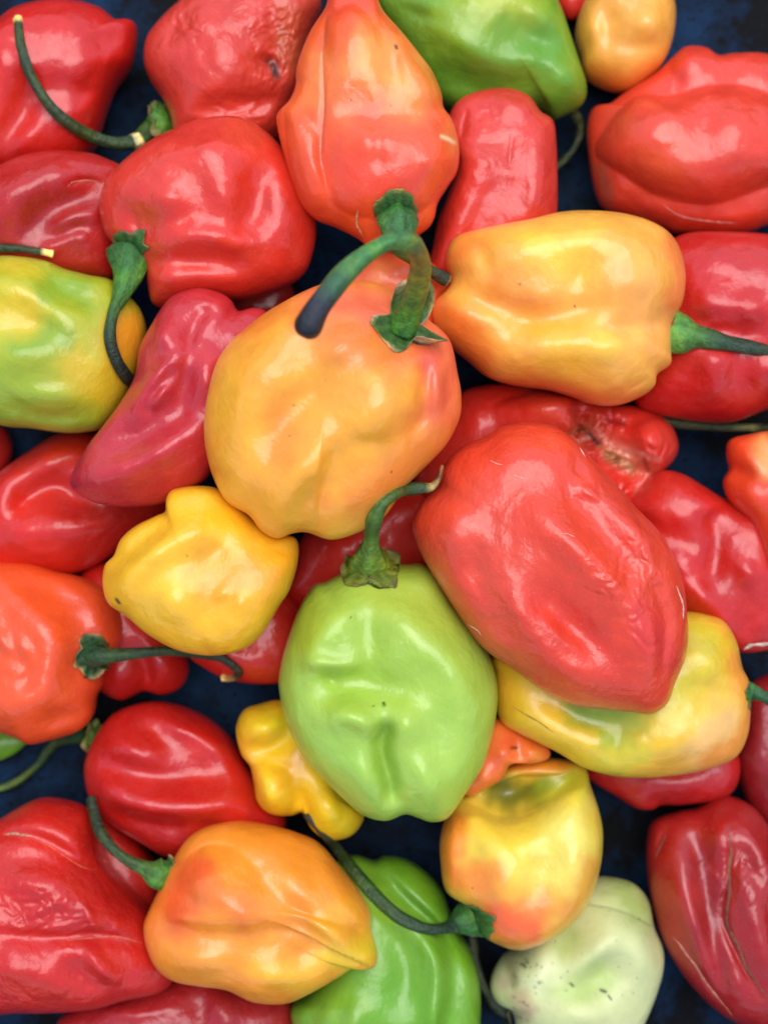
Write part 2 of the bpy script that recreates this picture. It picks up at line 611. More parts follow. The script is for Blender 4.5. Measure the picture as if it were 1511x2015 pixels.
Pp('R42', 'dark red sliver of a pepper at the left edge under the yellow-green pepper', [(-90,860),(-40,838),(5,840),(24,870),(20,910),(-5,935),(-60,950),(-100,910)], DRED)
Pp('R26', 'red tip of a pepper at the top edge beside the small orange pepper', [(1085,-40),(1120,-60),(1160,-30),(1160,15),(1125,40),(1103,24),(1092,0)], RED)
Pp('G27', 'bright green pepper tip at the left edge below the red-orange pepper', [(-80,1430),(-20,1430),(52,1450),(42,1475),(0,1497),(-60,1505),(-100,1470)], '#5f8f1c', 'green')
Pp('R3b', 'dark red pepper in shadow directly beneath the big red one left of centre', [(450,570),(520,545),(568,555),(580,590),(560,630),(500,650),(450,620)], '#b81d0f')
Pp('R7', 'large dull red pepper with a torn dimple at the top of the frame', [(285,125),(290,80),(320,40),(360,5),(410,-35),(500,-55),(590,-40),(632,0),(615,55),(600,110),(590,180),(565,240),(545,275),(480,300),(400,300),(350,285),(338,235),(320,195),(298,162)],
   '#ca3623', 'wrinkled', noise=1.1,
   crumple=[(545,130,40,14),(560,60,50,8),(480,225,50,5),(360,40,40,5)],
   S=[(-26,14,[(500,112),(535,125),(560,150)]),(18,30,[(450,120),(430,190),(450,220)]),(-14,22,[(350,40),(328,75),(325,100)]),(-10,8,[(365,20),(340,55),(328,95)],'c'),
      (-20,20,[(545,0),(548,60),(540,120)]),(14,22,[(575,20),(580,80),(570,130)]),(-24,16,[(400,215),(470,205),(540,195)]),(-14,20,[(460,80),(540,70)])],
   C=[('#c2522b',26,[(560,20),(556,70),(578,120)],.7),('#7a2a1c',9,[(525,120),(540,130),(542,148)],.9),('#3a1810',5,[(534,126),(541,146)],1),('#a8501b',10,[(552,60),(548,110)],.5),('#ce2e1b',70,[(360,110)],.5)],
   stem=dict(p=[(325,235,0,40),(300,252,-20,26),(270,276,10,17),(225,281,40,13),(160,258,70,12),(105,215,85,12),(65,155,95,12),(42,90,105,12),(36,36,110,10)],
             c=[(0,'#3d7a34'),(0.13,'#2c5a30'),(0.2,'#24452c'),(0.235,'#24452c'),(0.245,'#c8cfa8'),(0.275,'#b8c29a'),(0.285,'#26442c'),(0.5,'#26402a'),(0.95,'#223824'),(0.975,'#d2d8b0'),(1,'#d8dcb8')],drape=True,free=0.15,over=5),
   calyx=dict(R=44, back=0.05, body='#35692e'))
Pp('TL', 'shiny red pepper with a pointed shoulder in the top left corner', [(-90,240),(-85,130),(-40,60),(0,45),(35,20),(90,6),(150,5),(200,18),(232,42),(262,43),(270,62),(258,120),(228,160),(210,205),(195,255),(178,297),(120,335),(40,350),(-40,325)],
   '#c41c0f', 'red', noise=1.2,
   S=[(26,40,[(225,110),(205,155),(185,230)]),(-30,26,[(150,105),(120,150),(95,190)]),(-26,22,[(185,175),(150,185)]),(22,26,[(125,145),(150,120)]),(20,30,[(10,70),(20,150)]),(-34,22,[(55,140),(45,210),(10,290)]),
      (22,22,[(60,265),(20,310)]),(-20,20,[(240,70),(200,75)]),(20,16,[(258,60)])],
   C=[('#d32e12',30,[(20,180),(0,230)],.5),('#cc2811',25,[(20,250)],.5)])
Pp('G22', 'green pepper behind the orange-red one at the top, bright lime on its crown', [(745,10),(765,-30),(850,-70),(960,-75),(1060,-40),(1098,10),(1120,70),(1140,130),(1153,172),(1146,205),(1110,226),(1088,232),(1060,215),(1000,225),(930,225),(880,215),(835,180),(795,100)],
   '#6d9a20', 'green', noise=0.8,
   lobes=[([(770,0),(800,-50),(900,-60),(1040,-50),(1085,10),(1100,80),(1080,130),(1010,140),(930,118),(850,60)],18,128,6,(960,30)),([(1060,150),(1090,110),(1130,120),(1150,170),(1140,205),(1105,222),(1070,200)],18,80,7)],
   S=[(30,26,[(850,45),(930,110),(1010,135),(1050,140)]),(-34,30,[(870,140),(960,165),(1040,150)]),(-20,20,[(1010,45),(1080,80)]),(22,26,[(1060,20),(1085,70)]),(24,24,[(1085,130),(1120,165)]),(-14,30,[(980,80),(1040,100)]),(16,20,[(1060,120),(1010,118)])],
   C=[('#b4b828',50,[(960,0),(1010,30)],.8),('#93ad2c',60,[(900,40)],.6),('#4f8a14',40,[(1000,60),(1080,100)],.6),('#3f7414',50,[(870,160),(960,180)],.6),('#5d9420',40,[(1110,190)],.5)],
   stem=dict(p=[(1125,215,-40,10),(1142,250,-70,9),(1130,290,-80,9),(1098,325,-90,8),(1060,350,-90,8)],c=[(0,'#26382a'),(1,'#26382a')],drape=False))
Pp('R38', 'deep red pepper at the right edge beside the yellow-green one', [(1455,1400),(1462,1360),(1490,1335),(1530,1330),(1600,1390),(1640,1500),(1610,1610),(1545,1650),(1490,1612),(1458,1550),(1445,1480)], '#8e1518',
   S=[(20,30,[(1480,1420),(1475,1500)])], C=[('#760914',60,[(1500,1570)],.6)])
Pp('R39', 'small red pepper tucked under the yellow-green one at lower right', [(1150,1515),(1200,1470),(1300,1450),(1400,1455),(1448,1480),(1455,1520),(1440,1558),(1400,1575),(1340,1583),(1298,1584),(1280,1593),(1250,1590),(1210,1566),(1165,1538)], '#b61a17',
   S=[(16,20,[(1240,1560),(1300,1550),(1400,1530)]),(-12,14,[(1290,1570),(1300,1590)]),(14,20,[(1420,1510),(1440,1530)])])
Pp('R20', 'broad red pepper under the yellow-orange one at the right edge', [(1250,700),(1260,560),(1300,490),(1340,463),(1400,458),(1511,464),(1600,490),(1650,600),(1630,720),(1570,790),(1511,806),(1450,829),(1400,832),(1340,825),(1290,814),(1250,790)], '#bd1b12', noise=1.2,
   S=[(20,26,[(1370,580),(1410,600)]),(-24,24,[(1350,650),(1440,660),(1511,640)]),(24,30,[(1400,700),(1405,780)]),(-20,26,[(1460,710),(1450,800)]),(16,20,[(1440,600),(1500,615)]),(22,30,[(1505,740)])],
   C=[('#b82821',50,[(1490,520)],.5)])
Pp('R21', 'very large pale-sheened red pepper with folded lobes in the top right corner', [(1156,290),(1155,243),(1166,213),(1195,207),(1237,176),(1287,145),(1320,115),(1340,97),(1358,93),(1385,97),(1408,112),(1440,108),(1500,108),(1560,130),(1620,220),(1630,330),(1580,420),(1511,442),(1470,456),(1400,462),(1330,458),(1300,448),(1240,430),(1190,412),(1169,372)],
   '#d5391f', 'red', noise=0.9, n=2.4,
   D=100, lobes=[([(1172,306),(1184,262),(1214,218),(1252,190),(1320,182),(1400,160),(1500,168),(1610,240),(1620,340),(1511,374),(1440,398),(1390,407),(1330,400),(1280,384),(1228,352)],30,132,4),([(1318,140),(1325,112),(1350,96),(1385,102),(1405,125),(1400,160),(1370,180),(1335,172)],25,62,6)],
   S=[(26,44,[(1225,285),(1300,240)]),(-12,26,[(1270,180),(1330,180)]),(14,24,[(1190,340),(1210,400)]),(18,30,[(1440,260),(1420,320)]),(14,14,[(1260,405),(1330,432),(1420,442),(1500,425)])],
   C=[('#d84a2b',70,[(1240,280),(1300,300)],.7),('#dc4c24',60,[(1330,330)],.5),('#be2a1b',24,[(1200,350),(1280,400),(1400,425)],.6),('#8a4a34',14,[(1180,330),(1195,390)],.6)],
   scars=[(4,'#c87868',[(1300,402),(1340,425),(1400,437),(1450,440)],'scar')])
Pp('L2', 'glossy red pepper with a curved crease at the left edge under the long curled stem', [(-90,430),(-70,360),(0,330),(50,308),(110,299),(175,302),(215,315),(245,335),(255,400),(240,480),(228,548),(150,550),(60,548),(-30,525)],
   '#ae1912', 'red', noise=1.0,
   S=[(34,30,[(-20,450),(20,400),(90,365),(160,345)]),(-30,26,[(60,450),(110,395),(190,375)]),(20,14,[(110,445),(150,425),(200,420)]),(-16,12,[(100,470),(160,445)]),(14,12,[(90,490),(150,460),(170,480)]),(-16,8,[(130,368),(165,352),(205,362)],'c')],
   C=[('#98150c',40,[(80,440),(150,400)],.7)],
   scars=[(4,'#c86343',[(132,368),(150,358),(180,356),(206,366)],'scar')],
   stem=dict(p=[(-80,480,60,11),(-20,487,80,10),(35,489,90,8),(80,495,90,8),(105,500,88,8)],c=[(0,'#1d3020'),(0.72,'#223824'),(0.80,'#c9cfae'),(1,'#d8dcc0')],free=0.0))
Pp('G4', 'plump yellow-green pepper with orange flush at the left edge', [(-110,690),(-85,570),(-30,515),(0,505),(50,507),(95,515),(130,530),(180,543),(222,552),(252,580),(275,606),(287,645),(284,690),(272,735),(245,790),(205,838),(165,850),(120,851),(60,843),(0,836),(-60,800)],
   '#a9ac1e', 'green', noise=0.7,
   S=[(26,24,[(-20,555),(60,565),(110,610),(160,625)]),(-26,24,[(90,560),(180,600)]),(-20,26,[(0,650),(90,640)]),(22,30,[(10,700),(100,690)]),(-18,14,[(20,800),(90,822),(180,815)]),(18,20,[(50,780),(150,790)])],
   C=[('#739a18',40,[(100,560),(180,580)],.75),('#6f9a22',34,[(40,680),(110,670)],.9),('#dcb41a',46,[(0,600),(50,620)],.75),('#d8ae1a',50,[(150,720),(200,745)],.75),('#8ea62a',60,[(0,760),(60,770)],.7),('#e08a18',44,[(255,650),(265,700)],.85),('#d4b41c',24,[(20,520),(60,530)],.6),('#7f9a20',22,[(0,825),(160,840)],.6),('#c8b41e',30,[(215,570)],.5)])
Pp('R3', 'big red pepper with a green cap and a dark stem hooking down, left of centre', [(197,400),(210,360),(240,325),(300,280),(350,256),(400,238),(460,232),(500,245),(550,285),(600,360),(622,440),(613,505),(590,545),(540,572),(470,590),(400,590),(350,602),(322,606),(300,596),(293,565),(287,530),(270,500),(245,490),(222,478),(205,450)],
   '#d1301d', 'red', noise=1.2, c=(420,420),
   S=[(24,30,[(380,300),(450,300)]),(20,24,[(440,350),(455,420)]),(-34,28,[(515,330),(500,400),(470,455)]),(-34,20,[(290,520),(380,505),(480,525)]),(30,24,[(310,490),(400,475),(500,480)]),(18,20,[(300,400),(360,385)]),(-14,20,[(250,430),(290,440)]),(26,30,[(330,560),(420,560)]),(-12,10,[(250,390),(270,450),(275,480)],'c')],
   C=[('#d53c24',60,[(350,350)],.4),('#be2618',50,[(560,470),(580,400)],.6),('#de4c24',40,[(500,260)],.5)],
   stem=dict(p=[(258,498,30,44),(254,540,60,32),(240,580,80,19),(222,620,70,14),(217,665,60,13),(228,705,45,13),(250,742,20,12),(275,765,-20,11)],c=[(0,'#245a2a'),(0.2,'#2f6e30'),(0.4,'#1f4a2c'),(0.6,'#182c24'),(1,'#15211c')],over=12),
   calyx=dict(R=46,back=0.05,body='#2b5f2a',dish=0.4,curl=0.15))
Pp('R23', 'wrinkled red pepper standing behind the orange-red and yellow-orange ones', [(870,270),(884,225),(905,196),(950,178),(1000,175),(1040,190),(1062,220),(1088,240),(1094,290),(1096,350),(1094,430),(1075,480),(1010,520),(940,560),(880,575),(838,560),(852,480),(862,430),(878,390),(895,330)],
   '#ca3223', 'wrinkled', noise=1.0, c=(980,370),
   crumple=[(945,215,36,2.5)],
   lobes=[([(885,300),(905,240),(960,215),(1000,250),(1000,330),(960,400),(920,480),(880,540),(855,520),(870,420)],15,82,8)],
   S=[(18,20,[(1055,270),(1060,350),(1045,420)]),(-16,8,[(920,212),(912,245),(906,275)],'c'),(-9,10,[(935,285),(1000,278)],'c'),(-10,7,[(1008,262),(1000,335)],'c'),(12,14,[(980,200),(1040,212)])],
   C=[('#ce4633',40,[(980,280)],.5),('#be2a1a',40,[(1060,400)],.5)])
Pp('O24', 'peach-orange pepper mostly hidden behind the curving stem of the big orange one', [(648,570),(655,545),(675,518),(700,500),(760,492),(830,508),(868,535),(882,570),(868,610),(855,660),(790,690),(700,670),(655,620)],
   '#e86333', 'orange', C=[('#f08a4a',45,[(740,545)],.8),('#de4624',30,[(680,515),(700,500)],.8),('#dc4c23',30,[(850,590),(850,640)],.8)], S=[(14,26,[(720,540),(780,545)])], D=95)
Pp('R14', 'red pepper seen between the big orange, yellow and green ones in the middle', [(560,1165),(580,1110),(600,1050),(680,990),(780,960),(850,975),(880,1050),(860,1130),(780,1200),(680,1225),(610,1222),(580,1195)], '#d02513', D=110,
   S=[(20,30,[(660,1060),(690,1090)])])
Pp('R12', 'red pepper low under the yellow pepper and the green one', [(360,1240),(400,1180),(480,1150),(560,1165),(605,1215),(622,1280),(595,1335),(545,1345),(490,1344),(440,1333),(400,1312),(370,1287)], '#cc2312', D=110,
   S=[(14,20,[(430,1290),(500,1310)])])
Pp('R11', 'small two-lobed red pepper below the yellow one under the stem', [(140,1190),(160,1130),(205,1105),(260,1125),(320,1200),(362,1275),(372,1320),(355,1354),(320,1367),(285,1360),(262,1370),(240,1378),(212,1368),(190,1345),(160,1280)], '#b91910', D=88,
   S=[(26,24,[(335,1320),(320,1290)]),(-24,12,[(283,1368),(288,1330),(278,1290)]),(24,22,[(235,1345),(240,1310)])], C=[('#a71817',30,[(240,1340)],.6)])
Pp('LB', 'long red pepper with a bright lobe lying across the left edge', [(-90,1060),(-60,980),(0,930),(66,884),(109,857),(149,846),(190,852),(240,880),(300,910),(345,960),(328,1008),(283,1047),(225,1090),(155,1127),(60,1130),(-20,1120)],
   '#cc2213', 'red', noise=1.0,
   S=[(28,24,[(70,930),(120,890),(170,870)]),(-34,18,[(30,1000),(100,950),(150,985)]),(26,24,[(-10,960),(40,930)]),(34,34,[(30,1055),(120,1040),(220,1030)]),(-18,20,[(120,985),(200,1000)]),(16,16,[(0,1000),(20,990)])],
   C=[('#cc2b11',36,[(60,900),(150,865)],.8),('#a71614',40,[(150,1020),(260,1010)],.5)])
Pp('P', 'crimson pepper narrowing to a point, wedged left of the big orange one', [(390,567),(430,575),(455,590),(470,612),(500,606),(530,620),(560,700),(520,800),(460,890),(420,925),(397,950),(331,988),(265,998),(198,992),(158,975),(139,955),(142,933),(172,880),(198,847),(242,788),(268,738),(276,685),(298,642),(320,605),(345,580)],
   '#b8252a', 'red', noise=1.1, c=(360,800), n=2.1,
   S=[(30,16,[(360,690),(320,740),(280,800),(262,825)]),(-18,9,[(340,730),(305,775),(285,808)]),(18,8,[(330,765),(300,800)]),(28,20,[(330,650),(315,670)]),(-22,14,[(375,680),(390,640),(410,610)]),(22,12,[(400,590),(440,600)]),
      (26,20,[(410,700),(400,780)]),(-16,14,[(370,740),(350,830)]),(38,24,[(160,955),(230,935),(320,890),(400,840)]),(-20,30,[(230,880),(330,820)]),(16,10,[(385,680),(400,640),(425,625)])],
   C=[('#be2424',60,[(300,950),(380,900)],.7),('#ae242c',60,[(260,860)],.5),('#c6302d',40,[(400,600)],.5),('#8a1030',8,[(145,955)],.8)])
Pp('O9', 'red-orange pepper with a withered cap at the left edge', [(-100,1290),(-90,1180),(-45,1115),(0,1107),(60,1108),(110,1124),(160,1136),(205,1158),(230,1190),(243,1222),(240,1262),(222,1290),(203,1310),(201,1345),(188,1375),(182,1410),(156,1438),(105,1455),(62,1464),(38,1452),(0,1440),(-50,1425)],
   '#e24e1b', 'red', noise=0.8,
   S=[(24,26,[(20,1160),(90,1220),(110,1280),(90,1370)]),(-34,28,[(40,1150),(110,1180),(150,1210)]),(-18,14,[(60,1290),(50,1340)]),(14,10,[(40,1260),(60,1300),(40,1330)]),(-22,40,[(168,1290)]),(24,24,[(200,1200),(215,1240)]),(22,26,[(0,1395),(80,1390)]),(-16,14,[(90,1425),(170,1400)]),(12,9,[(0,1250),(20,1280)])],
   C=[('#d6401d',60,[(200,1230),(150,1330)],.6),('#e04a17',50,[(40,1160)],.5),('#e24f1b',50,[(30,1350),(100,1420)],.5),('#ce421f',30,[(170,1290)],.5)],
   stem=dict(seat=2,p=[(184,1290,60,30),(205,1291,85,19),(250,1288,90,14),(310,1282,85,11),(360,1282,60,11),(415,1290,30,11),(440,1296,20,10),(470,1320,15,9),(462,1333,12,9),(438,1333,10,8)],
             c=[(0,'#1f4428'),(0.3,'#1c3a28'),(0.55,'#20301f'),(0.8,'#2e2a1a'),(0.93,'#8a7a5a'),(1,'#d8d0b0')],free=0.2,over=20),
   calyx=dict(R=46,back=-0.05,d=(0.75,-0.05,0.65),body='#1f4a26',edge='#a08a62',curl=0.5,dish=0.15))
Pp('R30', 'dark red sliver of a pepper behind the hooked stem of the lower left orange one', [(170,1640),(200,1600),(260,1640),(298,1688),(315,1730),(308,1790),(262,1800),(205,1760),(180,1700)], '#aa160d', D=70)
Pp('R28', 'smooth red pepper with a long soft gleam, lower left', [(168,1500),(182,1460),(200,1430),(230,1400),(290,1382),(350,1388),(410,1415),(455,1455),(490,1510),(530,1570),(562,1605),(552,1640),(480,1670),(400,1690),(335,1685),(280,1657),(215,1615),(184,1580),(170,1540)],
   '#ba1910', 'red', noise=0.8, c=(350,1535),
   S=[(26,16,[(340,1420),(400,1440),(450,1480)]),(-22,24,[(280,1440),(360,1490),(430,1530)]),(28,26,[(225,1470),(290,1480)]),(34,22,[(200,1545),(280,1580),(380,1585),(450,1575),(500,1590)]),(-30,22,[(200,1500),(280,1525),(400,1540)]),(-20,14,[(230,1600),(330,1625),(430,1625)]),(14,14,[(370,1630)])],
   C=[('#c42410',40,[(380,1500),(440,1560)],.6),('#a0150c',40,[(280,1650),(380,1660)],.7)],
   stem=dict(p=[(190,1452,-30,28),(160,1448,-60,20),(110,1462,-90,12),(75,1505,-110,9),(30,1540,-120,9),(-25,1560,-120,9)],c=[(0,'#2f5a20'),(0.25,'#243a1c'),(0.5,'#27401f'),(1,'#4a6a24')],drape=False),
   calyx=dict(R=36,back=0,body='#3a6a22'))
Pp('R32', 'dull magenta-red pepper at the bottom edge under the orange and big red ones', [(112,2015),(150,1980),(200,1962),(300,1930),(400,1915),(480,1930),(560,1960),(582,1995),(590,2060),(450,2130),(250,2120),(120,2080)], '#a01a1c', 'wrinkled', noise=1.3, D=110,
   S=[(14,12,[(200,1980),(260,1990),(340,1985)]),(20,20,[(430,1950),(450,2010)]),(-14,16,[(390,1960),(400,2020)])])
Pp('R31', 'large red pepper with a corky streak in the bottom left corner', [(-130,1790),(-90,1690),(-40,1635),(0,1612),(40,1588),(75,1574),(115,1576),(160,1590),(182,1615),(205,1690),(245,1745),(295,1800),(330,1860),(350,1905),(325,1945),(250,1962),(190,1978),(100,1984),(40,1985),(-20,1985),(-90,1930)],
   '#c01b10', 'wrinkled', noise=1.0, n=2.4,
   crumple=[(60,1790,80,2.2),(170,1800,70,2.6)],
   S=[(20,20,[(30,1620),(130,1620),(170,1680)]),(-26,13,[(0,1640),(60,1645),(110,1670),(200,1720)]),(26,26,[(0,1730),(100,1740),(200,1790),(250,1820)]),(-18,16,[(20,1690),(120,1700)]),(-24,12,[(0,1840),(80,1850),(180,1845),(280,1855)]),
      (26,22,[(0,1905),(60,1905),(110,1930)]),(22,12,[(180,1870),(200,1900),(235,1925)]),(-18,16,[(130,1900),(180,1940)]),(10,7,[(60,1800),(80,1790),(120,1770)]),(10,7,[(170,1770),(190,1830)]),(-16,18,[(190,1690),(260,1780)])],
   C=[('#ae1b15',60,[(150,1800),(230,1820)],.5),('#c82510',40,[(20,1670),(120,1640)],.5),('#cc2810',30,[(40,1930),(120,1960)],.5),('#a7160d',30,[(240,1770)],.6)],
   scars=[(5,'#b08a68',[(8,1642),(35,1640),(62,1648)],'scar'),(3,'#d85433',[(62,1648),(110,1672),(150,1700),(198,1720)],'scar'),(3,'#d06343',[(130,1850),(180,1846),(230,1843),(282,1855)],'scar')])
Pp('G34', 'green ridged pepper at the bottom edge behind the long thin stem', [(575,2010),(578,1975),(610,1950),(640,1900),(650,1830),(645,1760),(660,1700),(680,1687),(705,1687),(735,1697),(760,1688),(800,1695),(840,1720),(872,1758),(900,1830),(925,1870),(943,1930),(945,2000),(935,2070),(850,2120),(700,2130),(610,2090)],
   '#6a9a1c', 'green', noise=0.6, n=2.4,
   S=[(28,22,[(790,1730),(830,1760),(870,1800)]),(-40,12,[(735,1700),(790,1765),(840,1810),(880,1850)]),(24,18,[(690,1710),(740,1760),(810,1830)]),(32,15,[(835,1840),(860,1890),(862,1950),(850,2020)]),(-26,22,[(770,1830),(800,1900),(790,1980)]),
      (26,20,[(700,1980),(690,2040)]),(-24,18,[(895,1860),(890,1950),(885,2030)]),(18,16,[(915,1870),(925,1960)]),(20,20,[(640,1970),(630,2030)]),(-16,14,[(625,1960),(620,2020)])],
   C=[('#7fa22c',40,[(700,1720),(780,1800)],.5),('#4f7f16',30,[(760,1720),(850,1800)],.6),('#5f9a12',60,[(780,1960),(840,2000)],.6),('#86aa34',50,[(660,2000)],.5)])
Pp('PG', 'pale whitish-green pepper with dark dirt spots at the bottom right', [(965,1935),(985,1892),(1020,1868),(1040,1830),(1080,1780),(1120,1745),(1165,1730),(1210,1730),(1250,1742),(1275,1772),(1285,1820),(1302,1862),(1303,1900),(1290,1950),(1265,2010),(1240,2060),(1150,2090),(1060,2080),(1020,2030),(1005,1985),(975,1968)],
   '#c3c688', 'pale', noise=0.7,
   S=[(34,30,[(1060,1840),(1040,1930)]),(30,24,[(1210,1820),(1180,1860),(1130,1910)]),(-26,30,[(1140,1800),(1100,1870)]),(-30,28,[(1200,1900),(1160,1940)]),(26,26,[(1250,1840),(1270,1900)]),(20,26,[(1080,1990),(1180,2000)]),(-10,7,[(1150,1778),(1210,1790),(1285,1822)],'c'),(16,26,[(1030,1980)])],
   C=[('#8fa24a',40,[(1220,1750),(1260,1790)],.8),('#a3b25c',40,[(1100,1860)],.7),('#a2b65a',34,[(1180,1930),(1120,1960)],.75),('#cfd2a0',40,[(1060,1920)],.6),('#b89a72',22,[(1020,1960),(1030,1990)],.8),('#c0a482',16,[(985,1930)],.8),
      ('#3a3a22',3,[(1023,1897),(1032,1903)],.9),('#35351f',2.6,[(1122,1936),(1127,1941)],.9),('#2f301c',3.4,[(1182,1948),(1191,1951)],.95),('#2f301c',2.4,[(1197,1959),(1202,1966)],.9),('#55583a',2,[(1150,1778),(1222,1793),(1280,1822)],.5),('#6a5030',12,[(1004,1905),(1012,1930)],.6)]+[('#4a4428', 1.2 + 2.2 * _rs.rand() ** 2, [(1008 + 60 * _rs.rand() ** 1.5, 1885 + 130 * _rs.rand())], .45 + .5 * _rs.rand()) for _ in range(34)]+[('#5a5c3c', 1.2 + 1.0 * _rs.rand(), [(1060 + 200 * _rs.rand(), 1770 + 220 * _rs.rand())], .5 + .4 * _rs.rand()) for _ in range(20)],
   stem=dict(p=[(1000,1985,-20,26),(975,1975,-20,15),(950,1938,-10,10),(935,1890,-10,9),(930,1850,-10,9),(925,1820,-20,9)],c=[(0,'#1c2a20'),(1,'#2a352a')],drape=False),
   calyx=dict(R=40,back=-0.1,body='#20301f',edge='#4a4230'))
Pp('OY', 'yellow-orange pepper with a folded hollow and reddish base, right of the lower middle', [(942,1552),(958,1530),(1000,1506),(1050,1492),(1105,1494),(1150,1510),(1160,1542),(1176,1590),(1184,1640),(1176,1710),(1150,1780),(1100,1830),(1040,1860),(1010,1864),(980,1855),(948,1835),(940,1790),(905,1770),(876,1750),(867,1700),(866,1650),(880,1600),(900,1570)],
   '#e6c23a', 'orange', noise=0.6, c=(1040,1700),
   D=84, lobes=[([(868,1700),(862,1650),(880,1612),(930,1598),(985,1618),(1035,1608),(1080,1580),(1125,1548),(1165,1545),(1185,1590),(1195,1640),(1185,1710),(1155,1785),(1100,1840),(1040,1870),(980,1860),(940,1830),(930,1790),(880,1755)],92,56,3.5,(1040,1715)),([(940,1560),(948,1530),(985,1508),(1040,1490),(1090,1488),(1130,1500),(1120,1520),(1070,1530),(1010,1535),(965,1560)],20,50,6,(1030,1515)),([(866,1690),(862,1640),(885,1600),(915,1610),(922,1660),(918,1720),(890,1755),(872,1735)],50,60,6)],
   S=[(-95,32,[(968,1562),(1005,1574),(1050,1562)]),(-16,18,[(920,1640),(930,1720)]),(22,28,[(1130,1640),(1120,1720)]),(-16,26,[(1085,1640),(1060,1720),(1020,1760)]),(16,26,[(985,1680),(990,1760)])],
   C=[('#d8c23a',60,[(1100,1600),(1140,1680)],.7),('#b4b01e',22,[(1060,1575),(1120,1545),(1160,1560)],.8),('#66660a',34,[(965,1550),(1010,1568),(1045,1550)],.97),('#8a9a18',20,[(1060,1545),(1110,1525)],.8),('#e2d060',60,[(1120,1640),(1090,1720)],.75),('#e0bc22',40,[(1060,1680)],.5),('#ec7a22',34,[(890,1620),(885,1700)],.85),('#e86d21',34,[(900,1730),(960,1730)],.7),('#e44e26',60,[(970,1810),(1040,1830)],.92),('#e8742a',40,[(1080,1790)],.6),('#e28422',22,[(1160,1700),(1130,1790)],.6),('#dc6d1f',20,[(1100,1505),(1000,1500)],.7)],  # olive in the hollow: green flesh, painted darker for the shade of its depth
   stem=dict(seat=0,p=[(926,1806,70,38),(905,1815,75,30),(880,1826,70,15),(840,1828,60,12),(790,1808,50,14),(740,1766,40,15),(705,1725,30,14),(670,1680,10,13),(635,1635,-30,11),(600,1600,-60,9)],
             c=[(0,'#3a7a3a'),(0.10,'#2c6030'),(0.2,'#1e3c34'),(0.3,'#203a26'),(0.6,'#254a28'),(0.8,'#2a3a2c'),(1,'#2c302c')],free=0.2,over=29,ridge=0.1),
   calyx=dict(R=46,back=-0.15,body='#2f6e34',edge='#6a6a48',d=(-0.55,0.1,0.75),curl=0.25))
Pp('Y29', 'small knobbly bright yellow pepper under the left side of the green one', [(465,1432),(480,1397),(510,1386),(545,1378),(580,1385),(625,1430),(655,1500),(690,1570),(716,1600),(706,1630),(682,1648),(642,1651),(612,1626),(598,1597),(575,1603),(548,1603),(523,1594),(506,1572),(500,1535),(492,1505),(474,1480)],
   '#eebc1a', 'orange', noise=0.6, D=88, c=(585,1500),
   lobes=[([(600,1600),(598,1565),(620,1540),(660,1545),(700,1585),(712,1615),(690,1646),(650,1655),(615,1635)],25,70,4),([(495,1510),(520,1485),(560,1490),(592,1520),(595,1575),(560,1606),(520,1598),(500,1560)],25,72,4),([(468,1430),(480,1398),(520,1384),(560,1390),(575,1430),(545,1465),(500,1478),(478,1465)],22,62,5)],
   S=[(30,20,[(500,1420),(545,1430)]),(-34,15,[(490,1480),(540,1475),(570,1440)]),(30,22,[(530,1530),(540,1570)]),(-20,12,[(598,1597),(592,1560)]),(30,24,[(650,1600),(645,1560)]),(-16,9,[(510,1500),(560,1510)])],
   C=[('#d8c41e',34,[(520,1400),(550,1440)],.6),('#dcc416',40,[(650,1620)],.6),('#e09a18',22,[(560,1540),(590,1500)],.7),('#e8a01c',20,[(480,1480),(500,1530)],.6)])
Pp('O41', 'knobbly orange pepper peeping out between the green and the yellow-green ones', [(900,1540),(925,1460),(970,1412),(1020,1436),(1070,1462),(1082,1488),(1052,1500),(1005,1500),(988,1530),(952,1552),(920,1565)], '#e8702c', 'orange', D=60,
   S=[(14,12,[(1050,1480)]),(14,14,[(990,1480)]),(-14,9,[(1020,1490),(1015,1450)]),(14,14,[(955,1530)])], C=[('#d85229',20,[(1010,1450),(970,1500)],.7),('#ee9a3a',14,[(1060,1490)],.5),('#6a3010',3.5,[(1008,1471),(1018,1472)],1)])
Pp('Y10', 'shiny yellow pepper with rounded lobes left of the middle', [(328,1005),(330,978),(345,962),(390,956),(430,962),(470,990),(510,1028),(555,1050),(584,1062),(586,1105),(570,1160),(550,1192),(520,1242),(490,1272),(440,1288),(390,1288),(340,1275),(290,1246),(250,1212),(215,1187),(204,1150),(208,1112),(226,1092),(240,1060),(268,1035),(308,1015)],
   '#eeae18', 'orange', noise=0.6,
   D=120, lobes=[([(405,1180),(415,1130),(445,1098),(500,1080),(550,1085),(590,1110),(575,1170),(545,1215),(500,1262),(450,1290),(405,1275),(388,1225)],45,84,8,(490,1185)),([(326,1010),(330,975),(350,958),(395,952),(440,962),(445,1000),(400,1020),(355,1025)],18,60,6)],
   S=[(34,24,[(240,1165),(275,1110),(335,1065),(400,1038)]),(-26,15,[(222,1112),(270,1070),(320,1035)]),(20,22,[(340,1160),(350,1210)]),(-16,22,[(400,1110),(440,1080)]),(10,10,[(430,1175),(445,1160)]),(10,14,[(470,1190),(480,1180)])],
   C=[('#e2981a',50,[(420,1140),(500,1120)],.8),('#eab82c',50,[(330,1100),(320,1180)],.5),('#e49a16',36,[(560,1080),(540,1180)],.7),('#e09018',26,[(225,1130)],.5),('#ecc028',40,[(400,980)],.5),('#4a3a14',3.4,[(231,1178),(236,1186)],1),('#4a3a1c',2,[(369,1093)],1)])
